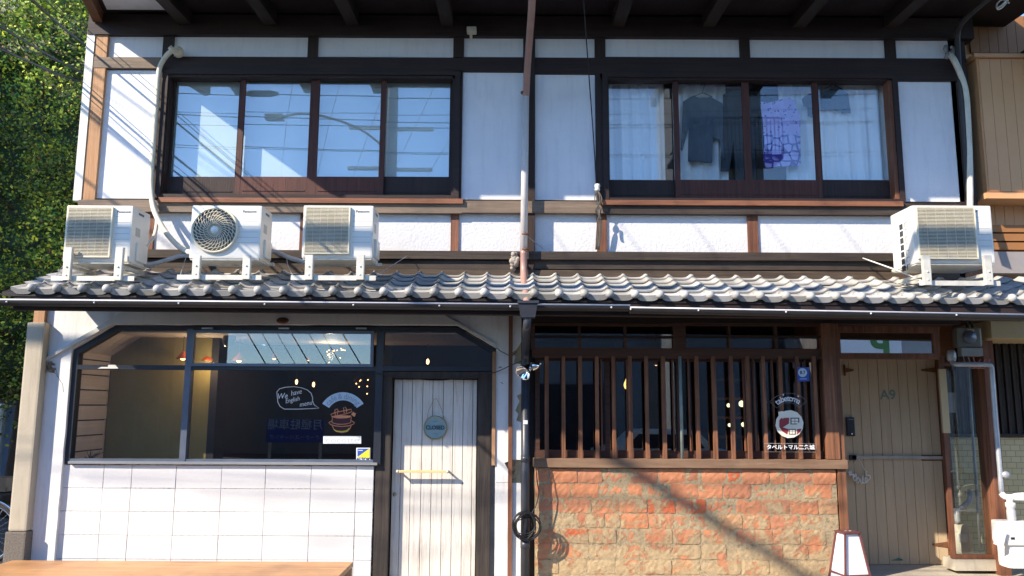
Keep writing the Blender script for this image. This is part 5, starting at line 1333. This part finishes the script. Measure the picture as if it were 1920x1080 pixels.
for k in range(11):
    rx, rz = random.uniform(.095, .135), random.uniform(.09, .13); ox, oz = random.uniform(-.03, .03), random.uniform(-.02, .03); ty = random.uniform(-.02, .03)
    b.tube([(c.x+ox+rx*math.cos(a), 7.80+ty+(.0 if math.cos(a) < .0 else .02)*1, c.z+oz+rz*math.sin(a)) for a in [2*math.pi*j/22 for j in range(22)]], .005, 5, True)
one('cable_coil', b, cablem, 'coil of black cable looped round the foot of the black downpipe', 'cable coil')
# stickers on the hostel glass (in front of the slats the photo shows them on a clear plate)
YL = 7.965
def L(px, py): return W(px, py, YL)
zl = 1038/250.
def zq(a, c): return (1410+a/zl, 670+c/zl)
s8 = thing('score_sticker', 'small blue sticker with the score 8.7 in a pale circle on the lattice window', 'sticker', L(1506, 700))
b = MB(); b.ppoly([zq(355, 190), zq(448, 186), zq(445, 78), zq(350, 76)], YL, .003); b.build('plate', blue_v, s8)
b = MB(); p = L(*zq(393, 119)); b.disc((p.x, YL-.002, p.z), .044, .002); b.build('circle', vinyl_b, s8)
b = MB(); b.text('8.7', (p.x, YL-.004, p.z), .045, .001, off=.001); b.build('number', navy, s8)
b = MB(); q = L(*zq(398, 168)); b.box(q.x-.035, q.x+.035, YL-.003, YL-.001, q.z-.003, q.z+.003); b.build('print_line', vinyl_b, s8)
ab = thing('clear_arch_sign', 'clear arched plate with white lettering tabetoma above the tomato emblem', 'sign', L(1480, 755))
ccx, ccy = zq(285, 470)
b = MB(); A0, A1 = R(43), R(140); 
def ringpt(r, a): return (ccx+r*math.cos(a), ccy-r*math.sin(a))
outl = [ringpt(46, A0+(A1-A0)*k/14) for k in range(15)]+[ringpt(28, A1+(A0-A1)*k/14) for k in range(15)]
b.tube([L(*q_) for q_ in outl], .0016, 4, True); b.build('outline', wirem, ab)
b = MB(); arc_text("tabetoma", ccx, ccy, 36, R(131), R(53), .084, b, YL-.002, .9, [.7, 1, 1, 1, .7, 1, 1.5, 1])
for a in (103, 66): p = L(*ringpt(44, R(a))); b.disc((p.x, YL-.002, p.z), .007, .001, 10)
b.build('lettering', vinyl_w, ab)
em = thing('tomato_emblem', 'round cream and dark red tomato emblem with little house windows', 'emblem', L(1480, 795))
ecx, ecy = zq(292, 520); er = 26.3
p = L(ecx, ecy)
b = MB(); b.ppoly([(ecx+er*math.cos(2*math.pi*k/14+.1), ecy-er*math.sin(2*math.pi*k/14+.1)) for k in range(14)], YL, .003); b.build('disc', cream_v, em)
b = MB(); b.ppoly([zq(*q_) for q_ in ((214, 490), (225, 474), (255, 472), (290, 470), (288, 515), (240, 545), (285, 560), (273, 600), (235, 575), (213, 540))][::-1], YL-.003, .002)
b.ppoly([zq(*q_) for q_ in ((352, 560), (385, 555), (375, 580), (350, 600))][::-1], YL-.003, .002); b.build('red_field', red_v, em)
b = MB()
for (a, c, w_, h_) in ((300, 470, 68, 52), (288, 558, 52, 42)):
    b.ppoly([zq(a, c), zq(a, c+h_), zq(a+w_, c+h_), zq(a+w_, c)], YL-.004, .002)
b.build('window_frame', surf('brown_ink', (.10, .05, .035), None, 4, .5), em)
b = MB()
for (a, c, w_, h_) in ((308, 478, 24, 17), (336, 478, 24, 17), (308, 499, 24, 17), (336, 499, 24, 17), (294, 564, 18, 14), (316, 564, 18, 14), (294, 581, 18, 14), (316, 581, 18, 14)):
    b.ppoly([zq(a, c), zq(a, c+h_), zq(a+w_, c+h_), zq(a+w_, c)], YL-.006, .002)
b.ppoly([zq(*q_) for q_ in ((205, 425), (232, 420), (262, 424), (305, 418), (272, 440), (285, 462), (255, 460), (240, 480), (228, 455), (208, 452))][::-1], YL-.008, .002)
b.ppoly([zq(*q_) for q_ in ((240, 543), (300, 535), (345, 525), (388, 490), (380, 512), (345, 548), (285, 552))][::-1], YL-.006, .002)
b.build('cream_detail', cream_v, em)
kp2 = thing('clear_plate_sign', 'clear rectangular plate with white Japanese lettering at the foot of the lattice window', 'sign', L(1480, 838))
b = MB(); b.tube([L(*zq(*q_)) for q_ in ((96, 670), (502, 672), (500, 738), (96, 735))], .0016, 4, True); b.build('outline', wirem, kp2)
b = MB(); p = L(*zq(300, 702)); b.text('タベルトマル二条城', (p.x, YL-.002, p.z), .050, .001, off=.001, sx=1.05)
b.build('lettering', vinyl_w, kp2)
# wire word hanging on the tan door
hw = thing('wire_word_sign', 'white bent-wire word hanging on a cord from the push bar of the tan door', 'sign', W(1610, 895, YR-.05))
YH = YR-.05
def HH(a, c): return W(*zq(a, c), YH)
b = MB(); b.tube([HH(768, 882), HH(826, 775), HH(884, 892)], .004, 6); b.build('cord', white_trim, hw)
b = MB()
b.tube([HH(*q_) for q_ in ((745, 900), (765, 892), (758, 912), (768, 882), (775, 905), (762, 918), (755, 905), (775, 915), (790, 912), (782, 935), (795, 920), (805, 908), (810, 925), (795, 930), (785, 945), (800, 962), (812, 940), (825, 935), (835, 955), (825, 978), (812, 970), (822, 945), (842, 950), (845, 975), (858, 978), (862, 920), (858, 965), (870, 978), (885, 975), (895, 950), (885, 935), (878, 955), (890, 972), (905, 955), (920, 940), (915, 920), (890, 918), (884, 895), (895, 890))], .0065, 6, sub=3)
b.build('wire_word', white_trim, hw)

# ================================================================== METERS, PIPES AT THE RIGHT
me_ = thing('electric_meter', 'grey electricity meter box with looped wires under the porch roof', 'meter', W(1820, 665, 8.2))
x0, x1, z0, z1 = rect(1795, 614, 1842, 668, 8.2)
b = MB(); b.box(x0, x1, 8.2, 8.3, z0+.09, z1); b.build('case', surf('meter_grey', (.20, .20, .17), (.13, .13, .12), 6, .3), me_, bevel=.02)
b = MB(); b.box(x0+.02, x1-.02, 8.17, 8.25, z0, z0+.085); b.build('terminal_cover', surf('terminal_grey', (.30, .31, .31), None, 6, .4), me_, bevel=.005)
b = MB(); b.box((x0+x1)/2-.03, (x0+x1)/2+.05, 8.19, 8.205, z1-.09, z1-.02); b.build('dial_plate', cream_b, me_)
b = MB(); b.lathe(((x0+x1)/2, 8.19, (z0+z1)/2+.05), [(0, .02), (.05, .018), (.07, .0)], 16, (0, -1, 0)); b.build('dial_glass', alu_dark, me_)
for k in range(3):
    b = MB(); xa_ = x0+.04+k*.05; b.tube([(xa_, 8.19, z0+.01), (xa_+.02, 8.17, z0-.09), (xa_+.10, 8.17, z0-.12), (xa_+.17, 8.18, z0-.03)], .006, 6, sub=5); b.build('wire', surf('pink_wire', (.45, .2, .2), None, 4, .5) if k == 0 else MATS['pink_wire'], me_)
for k in range(2): b = MB(); b.tube([((x0+x1)/2+.02+k*.05, 8.25, z1), ((x0+x1)/2-.03+k*.05, 8.25, z1+.25)], .015, 8); b.build('conduit', gutm, me_)
gp = thing('gas_pipe', 'silver painted gas pipe bending over the side panel and down to the meter', 'pipe', W(1865, 900, 8.1))
b = MB(); b.tube([W(1783, 660, 8.25), W(1784, 676, 8.2), W(1790, 682, 8.15), W(1800, 683, 8.12), W(1850, 684, 8.1), W(1858, 687, 8.1), W(1860, 700, 8.1), W(1866, 780, 8.1), W(1874, 870, 8.1), W(1878, 925, 8.1)], .024, 10, sub=4); b.build('pipe_run', pipe_s, gp)
b = MB(); p = W(1784, 668, 8.2); b.lathe(p+Vector((0, 0, -.05)), [(0, 0), (.035, 0), (.045, .03), (.045, .08), (.03, .11), (0, .11)], 14); b.build('joint', pipe_s, gp); b = MB(); p = W(1878, 890, 8.1); b.ball(p+Vector((.03, -.02, 0)), .035, 10, (1.2, .8, 1)); b.build('joint', pipe_s, gp)
b = MB(); b.tube([W(1878, 925, 8.1), W(1884, 931, 8.08), W(1900, 933, 8.05), W(1925, 934, 8.0)], .03, 10, sub=3); b.build('branch', gmeter, gp)
p2 = thing('mirror_image_pipe', 'thin pale pipe added behind the glass side panel, standing in for a reflection', 'pipe', W(1825, 800, 8.7))  # added pipe, stands in for a reflection in the side panel glass
b = MB(); b.tube([W(1815, 690, 8.7), W(1822, 790, 8.7), W(1830, 900, 8.7), W(1838, 1030, 8.7)], .014, 8); b.build('pipe_run', pipe_s, p2)
b = MB(); b.tube([W(1783, 885, 8.7), W(1788, 882, 8.7), W(1794, 886, 8.7), W(1795, 900, 8.7), W(1799, 914, 8.7)], .008, 8, sub=3); one('wire_hook', b, white_trim, 'small white hook behind the glass side panel', 'hook')
im = thing('mirror_image_meter', 'pale gas meter added behind the glass side panel, standing in for a reflection', 'meter', W(1805, 1030, 8.72))  # added copy, stands in for the gas meter's reflection in the glass
b = MB(); q = W(1802, 1000, 8.72); b.lathe((q.x, 8.72, .1), [(0, 0), (.085, .0), (.10, .06), (.10, .30), (.06, .38), (.0, .40)], 18); b.build('body', surf('dull_meter', (.45, .42, .33), (.36, .33, .26), 5, .5), im, bevel=0)
b = MB(); b.box(q.x-.07, q.x-.0, 8.6, 8.66, .32, .40); b.tube([(q.x-.03, 8.7, .5), (q.x-.03, 8.7, .62), (q.x+.1, 8.7, .72), (q.x+.12, 8.7, .85)], .03, 8, sub=3); b.build('fitting', pipe_s, im)
gm = thing('gas_meter', 'white gas meter cut by the right edge of the photo', 'meter', W(1905, 1060, 8.0))
x0, x1, z0, z1 = rect(1886, 1018, 1940, 1066, 8.0)
b = MB(); b.box(x0, x1, 7.95, 8.15, z0, z1); b.build('lower_body', gmeter, gm, bevel=.05)
b = MB(); x2, x3, z2, z3 = rect(1880, 978, 1940, 1022, 7.98); b.box(x2, x3, 7.93, 8.17, z2, z3); b.build('upper_body', gmeter, gm, bevel=.03)
b = MB(); b.box(x2+.045, x2+.08, 7.926, 7.931, z2+.06, z2+.08); b.build('label', black_fr, gm)
b = MB(); b.ppoly([(1864, 1020), (1881, 1027), (1888, 998), (1869, 992)], 7.9, .01); b.build('tag_card', vinyl_w, gm)
b = MB(); px_ = W(1898, 960, 8.03); b.lathe((px_.x, 8.05, z3-.01), [(.0, .0), (.04, 0), (.04, .10), (.035, .13), (.045, .14), (.045, .18), (.0, .19)], 14)
b.tube([(px_.x, 8.05, z3+.15), (px_.x, 8.05, z3+.2), (px_.x+.05, 8.05, z3+.23), (px_.x+.16, 8.05, z3+.24)], .03, 8, sub=3); b.build('inlet', gmeter, gm)

# ================================================================== LANTERN, BENCH, GRASS
la = thing('paper_lantern', 'white paper floor lantern with a dark red wooden frame beside the brick wall', 'lantern', (X(1596, 1040, 7.55), 7.55, 0))
cx0 = X(1594, 1040, 7.55); zt3 = Z(1597, 1003, 7.45); hw0, hw1, H = .15, .072, zt3
def ring(h): k = h/H; return hw0+(hw1-hw0)*k
rotl = R(10)
def lp(x, y, z): return (cx0+x*math.cos(rotl)-y*math.sin(rotl), 7.58+x*math.sin(rotl)+y*math.cos(rotl), z)
b = MB(); h0, h1 = .10, H-.004; a0, a1 = ring(h0)-.008, ring(h1)-.008
b.add([lp(-a0, -a0, h0), lp(a0, -a0, h0), lp(a0, a0, h0), lp(-a0, a0, h0), lp(-a1, -a1, h1), lp(a1, -a1, h1), lp(a1, a1, h1), lp(-a1, a1, h1)], [(0, 1, 5, 4), (1, 2, 6, 5), (2, 3, 7, 6), (3, 0, 4, 7), (4, 5, 6, 7), (0, 3, 2, 1)]); b.build('paper', paperw, la)
b = MB()
for sx_ in (-1, 1):
    for sy_ in (-1, 1): b.bar(lp(sx_*hw0, sy_*hw0, 0), lp(sx_*hw1, sy_*hw1, H), .016)
for h in (.05, .21):
    r_ = ring(h)+.001
    for (p_, q_) in (((-1, -1), (1, -1)), ((1, -1), (1, 1)), ((1, 1), (-1, 1)), ((-1, 1), (-1, -1))): b.bar(lp(p_[0]*r_, p_[1]*r_, h), lp(q_[0]*r_, q_[1]*r_, h), .013)
b.build('frame', redwood, la)
b = MB(); r_ = hw1+.012; b.add([lp(-r_, -r_, H), lp(r_, -r_, H), lp(r_, r_, H), lp(-r_, r_, H), lp(-r_, -r_, H+.014), lp(r_, -r_, H+.014), lp(r_, r_, H+.014), lp(-r_, r_, H+.014)], [(0, 3, 2, 1), (4, 5, 6, 7), (0, 1, 5, 4), (1, 2, 6, 5), (2, 3, 7, 6), (3, 0, 4, 7)]); cp = b.build('cap', redwood, la)
b = MB()
for k in range(4): b.add([lp(-.035+k*.022+d0, -.02+(k % 2)*.02+d1, H+.016) for d0, d1 in ((0, 0), (.012, 0), (.012, .025), (0, .025))], [(0, 1, 2, 3)])
b.build('vent_hole', cream_v, cp)
# bench
YB0, YB1 = 7.12, 7.80
xb0, xb1 = X(23, 1051, YB1), X(662, 1051, YB1); zbn = Z(340, 1052, YB1)
bn = thing('wooden_bench', 'low wide orange-brown wooden bench in front of the white block wall', 'bench', ((xb0+xb1)/2, 7.4, 0))
b = MB()
for k in range(3): b.box(xb0, xb1, YB0+k*(YB1-YB0)/3+.001, YB0+(k+1)*(YB1-YB0)/3-.001, zbn-.045, zbn)
b.build('seat', bench_w, bn, bevel=.004)
b = MB(); b.box(xb1-.05, xb1-.004, YB0+.01, YB1-.01, 0, zbn-.045); b.build('end_board', bench_e, bn)
b = MB(); b.box(xb0+.004, xb0+.05, YB0+.01, YB1-.01, 0, zbn-.045); b.build('end_board', bench_e, bn)
b = MB(); b.box(xb0+.05, xb1-.05, YB0+.03, YB0+.055, 0.02, zbn-.045); b.build('front_board', bench_w, bn)
random.seed(6); b = MB()
for k in range(240):
    x = X(1205, 1078, 7.96)+random.gauss(0, .09); y = 7.95+random.uniform(-.03, .03); L_ = random.uniform(.03, .09); d = Vector((random.uniform(-.04, .04), random.uniform(-.03, .02), L_)); s = Vector((.003, .001, 0))
    b.add([Vector((x, y, 0))-s, Vector((x, y, 0))+s, Vector((x, y, 0))+d], [(0, 1, 2)], False, (.10, .20, .03))
o = one('grass_tuft', b, leafm, 'small tuft of green weeds at the foot of the brick wall', 'weeds'); o['kind'] = 'stuff'

# ================================================================== ACROSS THE STREET (seen mirrored in the glass)
dim_w = plaster('street_render', (.34, .34, .34), (.28, .28, .29), 30, .2)
def house_block(name, label, x0, x1, yf, yb_, h, mat, wins=(), roof=None, parts=()):
    root = thing(name, label, 'building', ((x0+x1)/2, (yf+yb_)/2, 0)); MB().box(x0, x1, yb_, yf, 0, h).build('wall', mat, root)
    b = MB(); b.box(x0-.15, x1+.15, yb_-.15, yf+.3, h, h+.18); b.build('roof', roof or gutm, root)
    for (a, c, z0, z1) in wins:
        f = MB().box(a, c, yf, yf+.04, z0, z1).build('window', alu_dark, root); MB().box(a+.05, c-.05, yf+.04, yf+.05, z0+.05, z1-.05).build('pane', black_fr, f)
    return root
house_block('opposite_house', 'dark house across the street mirrored at the left of the cafe glass', -18, -8.7, -4.5, -8.5, 6.2, greyb, [(-13, -11.5, 3.5, 5), (-11, -9.8, 3.5, 5)])
house_block('opposite_house', 'grey rendered house across the street mirrored in the door and right cafe panes', -3.3, 3.4, -4.5, -8, 5.9, greyb, [(-2.2, -1, 1, 2.4), (.4, 1.8, 3.6, 5), (.2, 2.4, .2, 2.3)])
house_block('grey_apartment_block', 'tall grey apartment block across the street mirrored behind the laundry', 4.7, 7.0, -5.5, -9, 11.5, greyb, [(4.9, 5.7, 8.6, 9.8)])
g2h = house_block('gabled_house', 'pale gabled house across the street mirrored in the last pane of the right window', 9.6, 15, -5.0, -12, 6.6, dim_w, [(9, 10.2, 4.4, 5.8)])
b = MB(); b.add([(9.4, -4.9, 6.7), (15.2, -4.9, 6.7), (12.3, -4.9, 9.2), (9.4, -12, 6.7), (15.2, -12, 6.7), (12.3, -12, 9.2)], [(0, 1, 2), (3, 5, 4), (0, 2, 5, 3), (1, 4, 5, 2)]); b.build('gable', dim_w, g2h)
b = MB(); b.bar((9.2, -4.8, 6.65), (12.3, -4.8, 9.4), .12, .2); b.bar((15.4, -4.8, 6.65), (12.3, -4.8, 9.4), .12, .2); b.build('verge', white_trim, g2h)
house_block('back_row_house', 'plain grey house in the row behind, mirrored dimly between the lattice bars', 3.5, 16, -13, -18, 6.3, greyb)
# fire stair
st_ = thing('fire_stair', 'black metal outside stair with railings mirrored over the hanging laundry', 'stair', (5.6, -4.9, 0))
b = MB(); b.box(4.3, 7.2, -5.4, -4.4, 8.25, 8.35); b.build('landing', blackmetal, st_)
b = MB()
for k in range(20): x = 5.2+k*.105; b.bar((x, -4.4, 8.35), (x, -4.4, 9.35), .02)
b.bar((5.1, -4.4, 9.35), (7.2, -4.4, 9.35), .04); b.bar((5.1, -4.4, 8.45), (7.2, -4.4, 8.45), .03); b.build('landing_rail', blackmetal, st_)
b = MB()
for k in range(14):
    x = 4.3+k*.15; z = 8.3-k*.17; b.box(x, x+.2, -5.3, -4.5, z-.04, z); b.bar((x, -4.4, z), (x, -4.4, z+.95), .02)
b.bar((4.3, -4.4, 9.25), (6.4, -4.4, 6.87), .04); b.bar((4.3, -4.4, 8.2), (6.4, -4.4, 5.85), .08, .04); b.build('flight', blackmetal, st_)
b = MB(); b.bar((4.2, -4.4, 8.35), (5.15, -4.4, 9.35), .04)
for k in range(7): x = 4.3+k*.13; b.bar((x, -4.4, 8.35), (x, -4.4, 8.45+k*.137), .02)
b.build('sloping_rail', blackmetal, st_)
# utility pole, lamp arm, transformer
up_ = thing('utility_pole', 'concrete utility pole across the street mirrored in the left upper window', 'pole', (-2.9, -2.2, 0))
b = MB(); b.tube([(-2.9, -2.2, 0), (-2.9, -2.2, 10.5)], .19, 14, taper=.7); b.build('shaft', dim_w, up_)
for z in (7.2, 8.2, 9.4): b = MB(); b.box(-3.9, -1.9, -2.28, -2.2, z, z+.08); b.build('crossarm', steel, up_)
b = MB(); b.tube([(-2.9, -2.15, 7.6), (-3.6, -1.9, 8.1), (-4.6, -1.5, 8.3), (-5.3, -1.3, 8.15)], .03, 8, sub=4); b.box(-5.6, -5.2, -1.4, -1.2, 8.08, 8.2); b.build('lamp_arm', surf('tan_metal', (.4, .3, .2), None, 4, .5), up_)
b = MB(); sp0 = RV(490, 176, 16.8); b.lathe(sp0, [(0, -.4), (.04, -.38), (.075, -.2), (.075, .2), (.04, .38), (0, .4)], 14, (1, 0, 0)); one('splice_case', b, cablem, 'dark cable splice case slung on the street wires, mirrored in the second pane', 'cable case')
# parking sign on a low wall
pw = thing('car_park_wall', 'low dark wall of the car park across the street', 'wall', (-4.9, -10, 0)); b = MB(); b.box(-12, 0, -12.6, -12.4, 0, 3.1); b.build('wall', greyb, pw)
ps = thing('car_park_sign', 'blue car park sign across the street, mirrored backwards in the shop glass', 'sign', (-3.6, -3.9, 0))
b = MB(); P = [RV(500, 786, 17.5), RV(606, 830, 17.5)]; b.box(P[0].x, P[1].x, P[0].y, P[0].y+.03, P[1].z, P[0].z); b.build('board', blue_v, ps)
b = MB(); c = (P[0]+P[1])/2; b.text('月極駐車場', (c.x, P[0].y+.035, c.z+.12), .24, .002, mirror=True, off=.002); b.text('オーナーズパーキング', (c.x, P[0].y+.035, c.z-.14), .11, .002, mirror=True); b.build('lettering', vinyl_b, ps)
b = MB(); b.box(P[0].x+.05, P[0].x+.1, P[0].y-.05, P[0].y, 0, P[0].z); b.box(P[1].x-.1, P[1].x-.05, P[0].y-.05, P[0].y, 0, P[0].z); b.build('post', steel, ps)
gs = thing('green_letter_sign', 'white sign with a green letter P across the street, mirrored in the porch transom', 'sign', (7.8, -.8, 0))
P = [RV(1560, 622, 18.0, 8.2), RV(1692, 672, 18.0, 8.2)]; yb_ = P[0].y
b = MB(); b.box(P[0].x, P[1].x, yb_-.05, yb_, P[1].z-.4, P[0].z); b.build('board', vinyl_w, gs)
b = MB(); c = RV(1652, 652, 18.0, 8.2); b.text('P', (c.x, yb_+.004, c.z), .85, .002, mirror=True, off=.03); b.build('lettering', surf('green_letter', (.03, .22, .05), None, 4, .5), gs)
b = MB(); b.box(P[0].x+.2, P[0].x+.3, yb_-.05, yb_-.001, 0, P[1].z-.4); b.build('post', steel, gs)
for k, px in enumerate((478, 505, 533, 560, 592, 618, 655)):
    b = MB(); b.tube([RV(px-14, 622, 22), RV(px+26, 690, 22)], .010 if k % 3 else .018, 6)
    one('stay_wire', b, cablem, ('first', 'second', 'third', 'fourth', 'fifth', 'sixth', 'seventh')[k]+' from the left of the slanting stay wires mirrored in the awning pane', 'wire', 'stay wires over the car park')
# parked van
vn = thing('parked_van', 'white van parked across the street, its roof mirrored behind the lattice bars', 'van', (3.1, -2.6, 0))
def vb(name, pts, y0, y1, mat, par=None, **k):
    return MB().poly(pts, y0, y1).build(name, mat, par or vn, **k)
xv0, xv1 = RV(1155, 840, 18.3).x, RV(1320, 840, 18.3).x; hv = RV(1230, 806, 18.3).z
vb('body', [(xv0-.5, .3), (xv1+.6, .3), (xv1+.6, hv*.62), (xv1+.25, hv*.65), (xv1-.15, hv-.02), (xv0+.45, hv), (xv0+.1, hv*.72), (xv0-.45, hv*.6)][::-1], -3.4, -2.0, acw, bevel=.04)
vb('side_window', [(xv0+.2, hv*.66), (xv1+.0, hv*.66), (xv1-.25, hv-.1), (xv0+.5, hv-.09)][::-1], -2.0, -1.985, black_fr)
for wx in (xv0+.1, xv1): 
    b = MB(); b.lathe((wx, -2.0, .32), [(0, .03), (.2, .03), (.31, .02), (.32, -.15), (0, -.15)], 24, (0, 1, 0)); wl_ = b.build('wheel', rubber, vn); b = MB(); b.lathe((wx, -1.965, .32), [(0, .01), (.16, .01), (.18, 0)], 18, (0, 1, 0)); b.build('rim', chrome, wl_)
